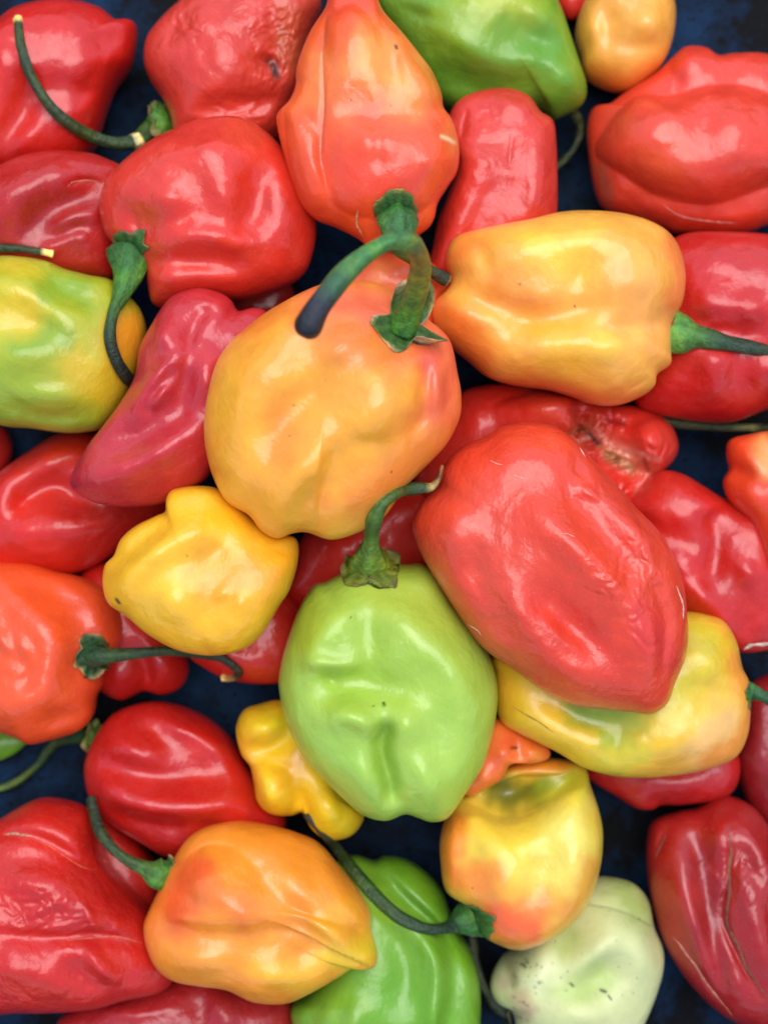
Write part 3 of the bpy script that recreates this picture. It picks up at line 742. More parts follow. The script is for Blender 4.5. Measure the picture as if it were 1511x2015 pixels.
Pp('R16', 'smooth red pepper with a shrivelled torn wound, right of the big orange one', [(815,945),(830,900),(870,830),(905,775),(960,757),(1030,758),(1080,768),(1125,778),(1180,796),(1255,800),(1310,825),(1333,870),(1325,905),(1290,940),(1255,985),(1220,1010),(1100,1040),(960,1040),(860,1000)],
   '#d22919', 'red', noise=0.8, c=(1060,880),
   crumple=[(1170,860,52,30),(1235,915,50,24),(1140,870,40,18),(1290,900,40,10)],
   D=90, lobes=[([(1245,835),(1290,822),(1333,850),(1340,890),(1315,925),(1280,930),(1250,905),(1236,870)],35,60,5),([(960,800),(1030,772),(1085,765),(1128,778),(1142,805),(1156,838),(1120,866),(1040,880),(970,860)],25,85,5)],
   S=[(28,24,[(1050,800),(1110,790),(1135,810)]),(-50,13,[(1140,790),(1150,830),(1165,870)]),(30,24,[(1260,850),(1290,880)]),(-44,20,[(1180,860),(1210,900),(1260,930)]),(-16,6,[(1100,860),(1150,850)],'c'),(14,5,[(1170,830),(1200,880),(1240,905)]),(-16,6,[(1180,840),(1220,830),(1240,845)],'c'),
      (12,4,[(1120,870),(1165,850)]),(12,4,[(1190,900),(1230,915),(1270,905)]),(12,4,[(1180,880),(1215,890)]),(-16,5,[(1200,920),(1250,935)],'c'),(-14,6,[(1240,950),(1270,915)],'c'),(20,30,[(940,800),(920,860)])],
   C=[('#d84c2d',50,[(1080,820),(1130,840)],.6),('#cc654b',28,[(1160,850),(1230,895),(1275,925)],.85),('#d88a78',6,[(1170,845),(1200,875),(1250,890),(1300,905)],.6),('#d89a80',4,[(1120,872),(1160,862)],.6),('#c8705a',5,[(1255,960),(1245,985)],.6),('#a87a4c',15,[(1195,898),(1240,925)],.85),('#3a1a1c',4.5,[(1150,848),(1165,860),(1178,878)],.95),('#b05229',7,[(1110,858),(1150,845)],.7),('#c8805a',4,[(1180,880),(1215,893),(1265,905)],.7),('#ce4433',26,[(1290,850),(1320,890)],.5),('#6a1a1a',5,[(1268,905),(1275,925)],.8),('#6a2018',4,[(1190,826),(1230,835)],.7),('#a62214',24,[(830,930),(870,870)],.5)])
Pp('Y19', 'yellow-orange pepper lying on its side with a stout green stem pointing right', [(878,520),(880,492),(900,466),(960,450),(1040,435),(1100,421),(1160,418),(1230,425),(1290,445),(1325,475),(1342,520),(1345,560),(1338,600),(1318,640),(1316,690),(1316,718),(1290,738),(1284,762),(1258,782),(1215,797),(1170,795),(1130,780),(1080,766),(1010,756),(960,740),(920,708),(888,682),(862,655),(850,620),(855,595),(878,572),(887,548)],
   '#f0a83e', 'orange', noise=0.6, c=(1110,600), n=2.5,
   S=[(30,34,[(960,500),(1060,480),(1160,470),(1260,480)]),(-32,20,[(880,560),(940,590),(1050,620)]),(-30,22,[(1000,650),(1100,620),(1180,600)]),(30,34,[(1000,700),(1120,690),(1240,690)]),(28,30,[(1200,560),(1290,550)]),(24,26,[(890,630),(920,610)]),(-20,10,[(1230,770),(1280,745)],'c'),
      (-18,16,[(1180,650),(1300,640)]),(-14,14,[(940,460),(960,540)]),(-22,30,[(1325,640)]),(-14,18,[(1150,500),(1140,560)])],
   C=[('#f0c83a',50,[(1050,480),(1140,500)],.75),('#f2c030',44,[(1100,700),(1180,690)],.6),('#ea7a2a',36,[(870,600),(900,640),(940,700)],.8),('#e87830',24,[(880,510),(930,480)],.7),('#ea7434',26,[(1320,480),(1340,560),(1320,620)],.85),('#ea8030',24,[(1040,755),(1150,785),(1240,780)],.8),('#e88634',34,[(970,570),(1060,600)],.6),('#ee9a48',50,[(1250,560),(1290,680)],.6),('#eaaa2c',26,[(1050,640),(1140,640)],.5),('#40301a',2.4,[(1022,560)],1),('#50401a',2,[(1131,603)],1)],
   stem=dict(p=[(1322,655,-5,46),(1345,660,0,38),(1375,665,5,28),(1410,672,10,19),(1450,680,10,15),(1511,690,5,13),(1580,700,0,13)],c=[(0,'#4a8a44'),(0.15,'#458440'),(0.35,'#2c6238'),(0.5,'#1d4030'),(0.7,'#1c3324'),(1,'#1c3020')],ridge=0.12,drape=False),
   calyx=dict(R=50,back=-0.02,body='#4a8a44',edge='#7a4a28',dish=0.1,curl=0.2))
Pp('R17', 'red pepper with a split at its tip, right of the large front red one', [(1225,1000),(1245,975),(1270,945),(1300,926),(1340,932),(1380,955),(1412,975),(1440,985),(1500,1010),(1540,1090),(1560,1200),(1535,1270),(1500,1281),(1455,1284),(1420,1268),(1388,1232),(1340,1215),(1260,1150),(1225,1080)],
   '#bf1f15', 'red', noise=1.0, c=(1400,1110),
   D=96, lobes=[([(1240,990),(1275,940),(1320,925),(1385,955),(1430,990),(1412,1030),(1388,1085),(1340,1075),(1280,1035)],22,84,8),([(1430,1080),(1450,1010),(1490,1000),(1530,1080),(1545,1180),(1500,1220),(1450,1180)],22,74,8)],
   S=[(22,18,[(1345,1150),(1400,1200),(1435,1255)]),(-22,16,[(1405,1020),(1415,1080),(1400,1140)]),(16,22,[(1330,1110)]),(14,14,[(1455,1110),(1480,1140)])],
   C=[('#ae180f',40,[(1420,1080),(1440,1180)],.6),('#c62e1e',40,[(1320,960)],.5)],
   scars=[(6.5,'#e0d0b8',[(1462,1281),(1490,1268),(1530,1262)],'split')])
Pp('O18', 'red-orange pepper with a peach patch at the right edge', [(1430,895),(1435,866),(1470,855),(1520,848),(1590,860),(1650,960),(1630,1070),(1560,1130),(1512,1125),(1498,1080),(1480,1030),(1448,998),(1430,975),(1424,945),(1436,922)],
   '#dc421a', 'red', noise=0.6, S=[(24,22,[(1450,890),(1490,930)]),(-20,14,[(1430,925),(1470,935)]),(20,22,[(1450,960),(1480,1000)])], C=[('#f09a50',26,[(1505,880),(1512,920)],.95),('#dc341b',30,[(1490,1000)],.4)],
   stem=dict(p=[(1275,806,-80,9),(1310,828,-85,10),(1360,836,-90,10),(1430,841,-90,9),(1490,842,-80,10),(1560,850,-40,14)],c=[(0,'#3a4a26'),(0.2,'#22321f'),(0.6,'#1f3020'),(0.75,'#5a6a48'),(0.8,'#22321f'),(1,'#22321f')],drape=False))
Pp('C', 'big orange pepper in the middle, red-flushed shoulder, thick stem arching over it', [(403,850),(408,790),(425,722),(450,680),(482,650),(520,620),(560,596),(600,575),(640,560),(690,554),(740,558),(775,575),(810,600),(845,632),(868,650),(888,678),(900,735),(907,775),(904,822),(880,872),(850,906),(820,936),(792,966),(755,1018),(705,1048),(652,1062),(605,1048),(575,1050),(545,1060),(515,1045),(490,1014),(450,990),(426,952),(410,902)],
   '#f4a02e', 'orange', noise=0.5, n=2.35,
   D=165, lobes=[([(395,850),(405,760),(440,680),(520,612),(640,550),(770,562),(862,640),(900,720),(892,790),(850,838),(790,882),(720,900),(665,935),(635,985),(610,1055),(540,1065),(490,1020),(415,955)],14,186,7,(640,800))],
   S=[(30,36,[(560,680),(500,740),(470,820)]),(-34,32,[(640,760),(560,830),(530,900)]),(40,40,[(740,740),(760,820),(700,880)]),(26,30,[(640,880),(570,960),(540,1020)]),(-20,18,[(575,1050),(600,990),(620,960)]),(28,28,[(680,1000),(760,930)]),
      (26,14,[(865,720),(862,800)]),(-26,13,[(840,720),(835,800),(810,850)]),(-20,12,[(885,720),(880,800)]),(22,24,[(700,660),(650,700)]),(-26,26,[(790,660)]),(-16,14,[(670,590),(720,580),(740,600)]),(18,18,[(690,570)]),(24,26,[(540,650),(610,620)])],
   C=[('#ee5d41',60,[(660,590),(760,620),(850,690)],.88),('#ec593d',50,[(850,670),(875,760),(870,830)],.88),('#ec6d31',44,[(620,640),(700,680),(780,700)],.55),('#f0a040',36,[(700,790),(780,810)],.5),('#f2a826',44,[(720,850),(640,920),(560,1000)],.5),('#f4aa22',70,[(450,800),(440,900)],.6),('#ea8a28',34,[(560,820),(540,900)],.7),('#e8802a',44,[(700,990),(780,930),(850,860)],.85),('#e8701f',20,[(480,650),(560,600)],.6),('#f0ac2c',26,[(580,740)],.6),('#e88a1c',20,[(415,860),(430,950)],.5),
      ('#3a2a12',2,[(578,798)],1),('#3a2a12',2,[(571,857)],1),('#3a2a12',2,[(771,928)],1),('#3a2a12',1.8,[(641,749)],1),('#3a2a12',1.8,[(537,869)],1)],
   stem=dict(seat=4,p=[(793,640,112,40),(808,604,150,29),(822,560,215,23),(826,520,280,22),(818,488,330,22),(795,474,360,22),(760,478,385,22),(710,508,405,23),(668,550,418,25),(632,596,425,28),(607,640,428,30)],round=True,
             c=[(0,'#2c6a26'),(0.1,'#3f7a2c'),(0.25,'#5a7030'),(0.36,'#5a5a34'),(0.5,'#3a6a44'),(0.65,'#3a7a48'),(0.8,'#2c5a44'),(0.88,'#1c2338'),(1,'#131620')],ridge=0.05,drape=False),
   calyx=dict(R=60,back=-0.1,body='#2c5a22',edge='#b8a482',curl=1.0,dish=0.1,d=(0.2,0.35,0.9),lobes=3,star=0.85))
Pp('O5', 'pear-shaped orange and red pepper at the top, its green cap towards the viewer', [(640,18),(655,-20),(700,-35),(735,-15),(755,25),(790,65),(822,105),(850,142),(868,185),(873,215),(891,242),(903,290),(900,335),(882,365),(862,398),(854,430),(838,452),(800,472),(760,482),(725,482),(700,466),(660,446),(620,430),(592,402),(575,360),(560,310),(546,252),(547,225),(570,200),(582,170),(583,140),(595,100),(613,60)],
   '#e8541b', 'orange', noise=0.5, c=(735,260), n=2.3,
   D=112, lobes=[([(640,222),(700,205),(770,206),(845,222),(893,275),(898,335),(860,390),(810,425),(740,432),(680,420),(640,380),(632,300)],34,104,7,(765,320)),
     ([(641,40),(690,5),(735,35),(765,95),(778,170),(760,225),(700,225),(645,215),(637,120)],26,96,8),([(775,80),(815,105),(862,165),(868,215),(830,240),(785,225),(765,160)],20,88,8),
     ([(560,215),(590,205),(628,240),(640,330),(650,400),(620,420),(588,380),(566,300)],18,92,7)],
   S=[(-14,5,[(645,30),(636,110),(638,200),(630,300),(632,330)],'c'),(16,26,[(700,290),(760,280)]),(-9,11,[(740,240),(745,330)]),(14,18,[(855,330)]),(-20,26,[(782,436)]),(10,14,[(660,405),(700,425)])],
   C=[('#ee9638',56,[(735,110),(790,190)],.85),('#ea8030',34,[(620,120),(610,190)],.6),('#e87c38',40,[(680,140),(680,190)],.6),('#e0831f',22,[(830,110),(860,170)],.7),('#e24224',80,[(700,340),(800,360)],.92),('#e24c24',40,[(590,330),(630,400)],.8),('#e0522f',50,[(720,250),(860,260)],.55),('#e07a2a',16,[(890,250),(895,290)],.6),('#e04223',30,[(660,10),(720,0)],.7),('#e24c1b',26,[(560,240),(590,300)],.5),
      ('#2a1a10',3.2,[(777,90),(779,95)],1),('#a04a20',2.5,[(645,30),(636,110),(640,200),(634,300)],.55),('#e8c08a',4,[(870,268),(880,272),(893,280)],1),('#3a2010',1.8,[(690,197)],1),('#3a2010',1.8,[(769,208)],1)],
   scars=[(4,'#c89a6a',[(704,410),(702,440),(715,465)],'scar')],
   stem=dict(seat=4,p=[(779,425,120,40),(782,445,150,37),(785,470,160,30),(800,500,140,18),(830,522,70,13),(858,540,50,13),(882,552,40,12)],c=[(0,'#235a30'),(0.4,'#2f6a3a'),(0.6,'#2a4a2c'),(0.8,'#223024'),(0.95,'#223024'),(1,'#b8a88a')],drape=False,ridge=0.14),
   calyx=dict(R=46,back=-0.05,d=(0.05,-0.45,0.8),body='#2a5f34',edge='#7b7a4a',dish=0.3,curl=0.1,lobes=6,star=0.16))
Pp('O25', 'small smooth light orange pepper near the top right corner', [(1133,75),(1135,40),(1150,0),(1165,-30),(1230,-55),(1300,-35),(1325,10),(1325,60),(1315,100),(1298,132),(1268,160),(1230,179),(1190,171),(1150,146),(1142,112)],
   '#efa23c', 'orange', noise=0.6, D=105, S=[(-18,18,[(1200,20),(1195,90)]),(24,26,[(1270,40),(1280,70)]),(-14,16,[(1230,85),(1290,90)]),(16,20,[(1160,60)])], C=[('#e87a24',26,[(1150,140),(1230,170),(1290,140)],.7),('#f0a83a',40,[(1240,40)],.5)])
Pp('Y40', 'yellow, green and orange pepper under the large front red one at the lower right', [(966,1292),(1000,1245),(1100,1225),(1250,1205),(1350,1204),(1392,1210),(1422,1222),(1445,1260),(1456,1310),(1470,1342),(1472,1400),(1465,1450),(1440,1490),(1380,1513),(1300,1525),(1220,1526),(1150,1510),(1090,1476),(1020,1442),(986,1420),(974,1380),(970,1320)],
   '#e2b424', 'orange', noise=0.6, c=(1230,1370), n=2.5,
   S=[(24,30,[(1010,1390),(1100,1450),(1180,1490)]),(-30,26,[(1060,1370),(1160,1420),(1260,1420)]),(26,36,[(1300,1460),(1400,1450)]),(26,30,[(1380,1260),(1400,1320)]),(-16,20,[(1350,1350),(1440,1370)]),(-14,18,[(1230,1440),(1200,1500)])],
   C=[('#6f8c10',44,[(1150,1400),(1240,1410)],.9),('#b8b428',44,[(1260,1400),(1340,1340),(1370,1260)],.65),('#7f9a14',22,[(1190,1455),(1220,1460)],.8),('#e8a87a',50,[(1420,1430),(1400,1480)],.55),('#ea8a30',22,[(1450,1300),(1472,1380),(1462,1450),(1400,1505)],.85),('#e8a020',30,[(985,1330),(1000,1400)],.7),('#eab83a',40,[(1060,1450)],.4),('#ea9a3a',30,[(1270,1515),(1350,1510)],.5),('#c8c030',30,[(1180,1500),(1250,1490)],.6),('#e89a28',14,[(1400,1215),(1440,1250)],.6)],
   scars=[(3.5,'#a8852e',[(1010,1390),(1050,1415),(1090,1440)],'scar')],
   stem=dict(p=[(1468,1362,-10,24),(1482,1362,0,18),(1500,1370,5,13),(1540,1390,0,12)],c=[(0,'#2c7040'),(0.5,'#245a3a'),(1,'#1f4030')],drape=False),
   calyx=dict(R=27,back=0,body='#2c6a3c'))
Pp('G13', 'light green blocky pepper with dented face and upright curved stem, below the centre', [(550,1330),(558,1288),(578,1225),(595,1185),(618,1152),(640,1145),(664,1132),(698,1114),(745,1108),(798,1110),(832,1110),(860,1132),(895,1190),(935,1240),(962,1288),(976,1340),(977,1385),(966,1450),(948,1505),(912,1562),(882,1604),(850,1613),(822,1604),(797,1597),(760,1610),(720,1602),(690,1580),(640,1532),(595,1482),(563,1415),(551,1360)],
   '#9cba40', 'green', noise=0.7, n=2.7,
   S=[(30,24,[(690,1200),(620,1250),(605,1320)]),(28,28,[(790,1210),(830,1260),(900,1310),(920,1400)]),(-24,24,[(720,1200),(730,1270),(735,1310)]),(-44,30,[(640,1350),(740,1350),(800,1370)]),(34,20,[(650,1410),(690,1400),(730,1430)]),(26,24,[(790,1400),(800,1440)]),(-50,14,[(760,1430),(750,1480),(765,1530),(775,1580)]),
      (20,22,[(700,1510),(720,1570)]),(22,20,[(830,1500),(850,1570)]),(-20,20,[(600,1190),(600,1160)]),(-18,22,[(870,1200),(800,1160)]),(-24,36,[(728,1130)]),(18,12,[(600,1300),(660,1310),(700,1310)]),(-16,10,[(640,1330),(660,1350)]),(-12,9,[(820,1560),(825,1600)],'c'),(-16,24,[(870,1400),(860,1480)])],
   C=[('#a8b83a',60,[(760,1160),(860,1200)],.6),('#8fb02a',50,[(740,1280),(700,1360)],.5),('#a4b21e',34,[(610,1180),(580,1260)],.5),('#9fc04a',60,[(860,1440),(820,1540)],.6),('#94bc48',60,[(660,1480),(700,1560)],.6),('#5f8a1c',14,[(760,1430),(760,1500),(770,1550)],.45),('#7a8a1a',24,[(700,1125),(840,1120)],.6),
      ('#1f2a10',2.8,[(755,1384),(757,1389)],1),('#1f2a10',1.6,[(736,1389)],1),('#2a3010',1.5,[(690,1215)],1)],
   stem=dict(p=[(728,1120,48,50),(726,1104,78,37),(728,1084,108,26),(731,1060,138,19),(733,1035,172,18),(742,1005,185,15),(760,983,190,13),(790,966,190,12),(825,961,185,12),(850,958,180,9),(864,940,180,6),(870,916,180,5)],
             c=[(0,'#6c8c34'),(0.12,'#5c8438'),(0.3,'#41703a'),(0.5,'#2c5430'),(0.75,'#23402a'),(0.80,'#8a9478'),(0.85,'#6a6a50'),(0.9,'#4a3020'),(1,'#6a5038')],ridge=0.13,over=40),
   calyx=dict(R=62,back=-0.02,d=(0.05,0.8,0.6),body='#5c7a30',edge='#5a5030',curl=0.5,dish=0.1,lobes=5))
Pp('R15', 'largest red pepper, lying in front on the right of the middle', [(862,958),(868,925),(900,886),(950,860),(985,840),(1030,832),(1085,838),(1130,868),(1175,918),(1215,960),(1250,1000),(1290,1042),(1320,1090),(1341,1150),(1350,1240),(1345,1292),(1326,1340),(1310,1382),(1280,1403),(1240,1400),(1180,1394),(1125,1386),(1070,1360),(1010,1318),(950,1275),(910,1222),(870,1160),(838,1108),(820,1070),(812,1030),(830,987)],
   '#d83c1f', 'wrinkled', noise=0.8, n=2.4, c=(1080,1110),
   crumple=[(1230,1140,70,4.5),(1275,1240,60,5),(1150,960,40,4)],
   S=[(34,26,[(1050,1000),(1110,1060),(1180,1130),(1250,1220),(1310,1330)]),(-26,24,[(1120,960),(1200,1060),(1260,1120)]),(24,22,[(1200,1000),(1260,1050),(1275,1110)]),(-38,30,[(1060,1165),(1120,1225),(1190,1285)]),(26,30,[(1000,1160),(1080,1290),(1150,1340)]),(20,24,[(880,1010),(900,1080)]),(-16,20,[(930,1080),(960,1180)]),(22,30,[(960,900),(1060,900)]),(-16,16,[(1130,900),(1150,950)]),(18,13,[(1140,950),(1170,980)]),(14,10,[(1070,1220),(1110,1260),(1140,1280)]),(-14,10,[(1290,1150),(1310,1220),(1300,1330)])],
   C=[('#d8482f',70,[(900,1000),(1000,1150)],.6),('#d23c2a',60,[(1150,950),(1260,1050)],.5),('#c82e1a',50,[(1060,1190),(1200,1300)],.6),('#cf2a2f',30,[(1260,1200),(1310,1300)],.5),('#d85233',34,[(960,1260),(1090,1370),(1180,1390)],.5)],
   scars=[(2.4,'#e8a898',[(918,1228),(938,1240),(948,1252)],'scar'),(2,'#e8a898',[(962,905),(975,912),(990,914)],'scar'),(2,'#e8a898',[(1140,880),(1152,900)],'scar'),(2.2,'#e8a898',[(1010,935),(1030,942)],'scar'),(3.5,'#e0a890',[(1330,1152),(1342,1185),(1345,1220)],'scar'),(3,'#e08878',[(1095,1052),(1112,1050),(1132,1056)],'scar')])
Pp('R37', 'dark glossy red pepper with long brown splits in the bottom right corner', [(1273,1700),(1275,1645),(1290,1615),(1338,1598),(1372,1592),(1408,1571),(1440,1568),(1482,1588),(1515,1632),(1560,1720),(1590,1850),(1580,1970),(1530,2030),(1470,2018),(1420,1996),(1370,1952),(1330,1900),(1303,1850),(1283,1780)],
   '#9c1611', 'red', noise=0.6, c=(1430,1800),
   S=[(26,20,[(1330,1690),(1340,1760),(1380,1850),(1390,1920)]),(-36,20,[(1370,1640),(1390,1720),(1400,1830),(1430,1930)]),(30,22,[(1400,1610),(1415,1660)]),(-30,9,[(1428,1620),(1437,1700),(1425,1810),(1460,1900),(1500,1970)],'c'),(30,20,[(1450,1610),(1490,1690),(1511,1740)]),(-22,12,[(1460,1660),(1490,1740)]),(26,20,[(1470,1720),(1490,1830),(1511,1900)]),(-20,10,[(1290,1680),(1310,1630)]),(-16,8,[(1340,1840),(1380,1920),(1440,2000)],'c'),(20,14,[(1420,1850),(1450,1950)])],
   C=[('#ad1f15',40,[(1310,1720),(1330,1800)],.6),('#aa1b11',34,[(1400,1600),(1440,1640)],.5),('#78070e',30,[(1390,1700),(1400,1830)],.5)],
   crumple=[(1440,1720,60,5)],
   scars=[(7,'#7a4a34',[(1428,1620),(1437,1665),(1434,1720),(1431,1780),(1426,1815),(1452,1865),(1480,1925),(1525,1985)],'split'),(3.5,'#c08868',[(1322,1842),(1345,1870),(1370,1905),(1400,1950),(1440,2000)],'split'),(4,'#6a3a30',[(1310,1640),(1298,1665),(1288,1690)],'split')])
Pp('O33', 'orange pepper with a yellow pointed tip and hooked dark stem, bottom middle', [(284,1822),(292,1795),(312,1752),(328,1712),(345,1685),(370,1650),(410,1628),(470,1619),(530,1628),(590,1645),(630,1665),(668,1708),(708,1758),(728,1792),(731,1828),(742,1868),(741,1894),(724,1903),(700,1899),(665,1920),(612,1950),(562,1970),(500,1966),(450,1942),(400,1935),(345,1926),(310,1902),(290,1862)],
   '#e98a22', 'orange', noise=0.6, c=(500,1800), n=2.4,
   D=122, lobes=[([(322,1800),(345,1725),(380,1675),(430,1660),(490,1680),(550,1740),(610,1790),(700,1825),(745,1880),(735,1905),(660,1866),(560,1848),(500,1862),(430,1862),(370,1845),(335,1822)],30,112,5,(480,1780)),([(600,1700),(640,1690),(690,1745),(725,1790),(725,1830),(680,1815),(620,1775)],25,70,7)],
   S=[(30,24,[(380,1730),(450,1760),(500,1810)]),(30,24,[(560,1720),(640,1780),(700,1810)]),(30,26,[(340,1880),(440,1890)]),(24,14,[(620,1810),(690,1850)]),(-16,14,[(560,1810),(640,1840)]),(-20,20,[(620,1870),(560,1900)]),(26,26,[(500,1930),(600,1910)]),(24,18,[(340,1800),(440,1810)]),(-10,8,[(355,1700),(400,1665),(460,1668)],'c'),(18,12,[(728,1880)])],
   C=[('#e44a19',44,[(380,1720),(350,1790)],.85),('#e66d25',40,[(430,1760),(480,1800)],.75),('#e07c1c',36,[(500,1640),(600,1680)],.6),('#e0bc1c',34,[(660,1880),(720,1880)],.85),('#e8b424',40,[(520,1910),(600,1920)],.7),('#e4a824',36,[(640,1830),(690,1800)],.6),('#ea9a3a',40,[(420,1900)],.5),('#e4742a',20,[(300,1820),(300,1870)],.6),('#e49020',30,[(580,1850)],.5)],
   stem=dict(p=[(326,1722,20,34),(308,1720,30,30),(286,1710,30,17),(258,1697,25,13),(225,1672,20,13),(200,1640,0,13),(186,1600,-40,12),(180,1570,-60,10)],c=[(0,'#2f7030'),(0.2,'#2a5c2c'),(0.4,'#22402a'),(1,'#1b2a1e')],over=41,free=0.2),
   calyx=dict(R=46,back=-0.05,body='#2c5f2c',edge='#7a7a58',curl=0.2,dish=0.2,d=(-0.85,0.15,0.3)))

# ---------------------------------------------------------------- stack the pile from the bottom up
def stack():
    for i, A in enumerate(PEPPERS):
        z = A.D * 1.22
        if A.zmin is not None:
            z = max(z, A.zmin)
        ring = A.c + (A.P[::4] - A.c) * 0.97
        why = '-'
        for B in PEPPERS[:i]:
            d = ring
            r = B.rel(d)
            m = r < 0.98
            if m.any():
                hb = B.zc + B.dome(r[m]) * 0.92
                if hb.max() > z:
                    z = hb.max(); why = B.key
        A.zc = z
        print('STACK %-6s D=%4d zc=%4d top=%4d on %s' % (A.key, A.D, z, z + A.D, why))
stack()

def tube(pts, rads, name, mat, parent, base, colf, nseg=14, ridges=5, ramp=0.08, seed=0, rnd=False):
    """tapered stem through world points (already in metres)"""
    e = pts[-1] - pts[-2]; e = e / np.linalg.norm(e); re_ = rads[-1]
    ext = [(0.25, 0.97), (0.5, 0.86), (0.72, 0.66), (0.85, 0.4)] if rnd else [(0.06, 0.92), (0.09, 0.75)]
    pts = np.vstack([pts] + [(pts[-1] + e * a_ * re_)[None] for a_, _ in ext])
    rads = np.concatenate([rads, [re_ * b_ for _, b_ in ext]])
    n = len(pts)
    tintv = np.array([1.22, 1.02, 0.72])
    T = np.gradient(pts, axis=0)
    T /= np.linalg.norm(T, axis=1)[:, None]
    up = np.array([0.3, 0.2, 1.0])
    V, col = [], []
    Nv = np.cross(T[0], up); Nv /= np.linalg.norm(Nv)
    for i in range(n):
        Nv = Nv - T[i] * (Nv @ T[i]); Nv /= np.linalg.norm(Nv)
        B = np.cross(T[i], Nv)
        for k in range(nseg):
            a = 2 * math.pi * k / nseg
            rr = rads[i] * (1 + ramp * math.cos(ridges * a + 0.4 * i / n * 6) + 0.05 * math.sin(i * 0.13 + seed + a * 2) + 0.03 * math.sin(i * 0.31 + seed * 2 - a * 3))
            V.append(pts[i] + (Nv * math.cos(a) + B * math.sin(a)) * rr)
            col.append(colf(i / (n - 1), a) * tintv * (1 + 0.18 * math.sin(ridges * a + 1.3)))
    Q = []
    for i in range(n - 1):
        for k in range(nseg):
            Q.append((i * nseg + k, i * nseg + (k + 1) % nseg, (i + 1) * nseg + (k + 1) % nseg, (i + 1) * nseg + k))
    Tr = []
    V.append(pts[0] - T[0] * rads[0] * 0.2); col.append(colf(0, 0))
    V.append(pts[-1] + T[-1] * rads[-1] * 0.12); col.append(colf(1, 0))
    for k in range(nseg):
        Tr.append((len(V) - 2, (k + 1) % nseg, k))
        Tr.append((len(V) - 1, (n - 1) * nseg + k, (n - 1) * nseg + (k + 1) % nseg))
    V = np.array(V) - base
    me = make_mesh(name, V, Q, np.array(col), tris=Tr)
    return link(name, me, mat, parent)

def ramp_col(stops):
    xs = [a for a, _ in stops]
    cs = np.array([lin(h) for _, h in stops])
    def f(t, a=0):
        return np.array([np.interp(t, xs, cs[:, j]) for j in range(3)])
    return f

def build_calyx(b, d, R, parent, base, seed, edge='#6f6243', body='#2f5a26', lobes=5, curl=0.3, dish=0.12, flare=1.0, hug=None, star=0.28):
    """star shaped green cap: b place, d axis pointing up the stem, R radius, all in metres"""
    rs = np.random.RandomState(seed)
    d = d / np.linalg.norm(d)
    u = np.cross(d, [0.2, 0.1, 1.0] if abs(d[2]) < 0.9 else [1.0, 0, 0]); u /= np.linalg.norm(u)
    v = np.cross(d, u)
    NTh, NRr = 80, 12
    ph = rs.rand() * 6
    lob = np.array([0.55 + 0.6 * rs.rand() for _ in range(lobes)])
    V, col = [], []
    cb, ce = lin(body) * np.array([1.25, 1.0, 0.7]), lin(edge) * np.array([1.1, 1.0, 0.85])
    jag = np.interp(np.arange(NTh), np.arange(0, NTh + 4, 4), rs.randn(NTh // 4 + 1) * 0.05) + rs.randn(NTh) * 0.012
    jag[-3:] = jag[0]
    for side in (0, 1):
        for i in range(NRr):
            t = i / (NRr - 1)
            for k in range(NTh):
                a = 2 * math.pi * k / NTh
                aw = a + ph + 0.38 * math.sin(a + seed) + 0.2 * math.sin(2 * a + seed * 1.7)
                x = aw / (2 * math.pi) * lobes
                li = int(math.floor(x)) % lobes
                fx = x - math.floor(x)
                tip = (1 - abs(2 * fx - 1)) ** 0.8
                Re = R * (0.80 - 0.25 * (star - 0.28) + star * tip * lob[li] + 0.9 * jag[k])
                r = R * 0.25 + (Re - R * 0.25) * t
                h = R * (0.22 * (1 - t) ** 2 - dish * t ** 1.6) + R * curl * max(0, t - 0.72) * 1.8 * (0.3 + lob[li]) * (0.6 + 0.8 * math.sin(3.3 * a + seed))
                th = R * 0.06 * (1 - 0.6 * t)
                h += (th if side == 0 else -th) + 0.05 * R * math.sin(9 * a + seed) * t
                V.append(b + (u * math.cos(a) + v * math.sin(a)) * r * flare + d * h)
                m = max(0, (t - 0.72) / 0.28) ** 1.2 * (0.55 + 0.45 * math.sin(5 * a + seed))
                m = min(1, max(0, m + (0.25 if side else 0)))
                col.append(cb * (1 - m) * (0.9 + 0.2 * math.sin(11 * a)) + ce * m)
    Q = []
    for i in range(NRr - 1):
        for k in range(NTh):
            k2 = (k + 1) % NTh
            Q.append((i * NTh + k, (i + 1) * NTh + k, (i + 1) * NTh + k2, i * NTh + k2))
            o = NRr * NTh
            Q.append((o + i * NTh + k, o + i * NTh + k2, o + (i + 1) * NTh + k2, o + (i + 1) * NTh + k))
    for k in range(NTh):
        k2 = (k + 1) % NTh
        e = (NRr - 1) * NTh
        o = NRr * NTh
        Q.append((e + k, o + e + k, o + e + k2, e + k2))
        Q.append((k, k2, o + k2, o + k))
    V = np.array(V)
    if hug is not None:                 # keep the cap lying on the skin of its own pepper
        p, s_ = hug
        Lc = (V - base) / (s_ * U)
        q = p.c + np.column_stack([Lc[:, 0], -Lc[:, 1]])
        r = p.rel(q)
        hz = p.height(q)
        half = NRr * NTh
        lift = np.where(np.arange(len(V)) < half, 5.0, 1.0)
        zz = np.where(r < 1, np.maximum(Lc[:, 2], hz + lift), Lc[:, 2])
        V[:, 2] = base[2] + zz * s_ * U
    me = make_mesh('calyx', V - base, Q, np.array(col))
    return link('calyx', me, M_CALYX, parent)

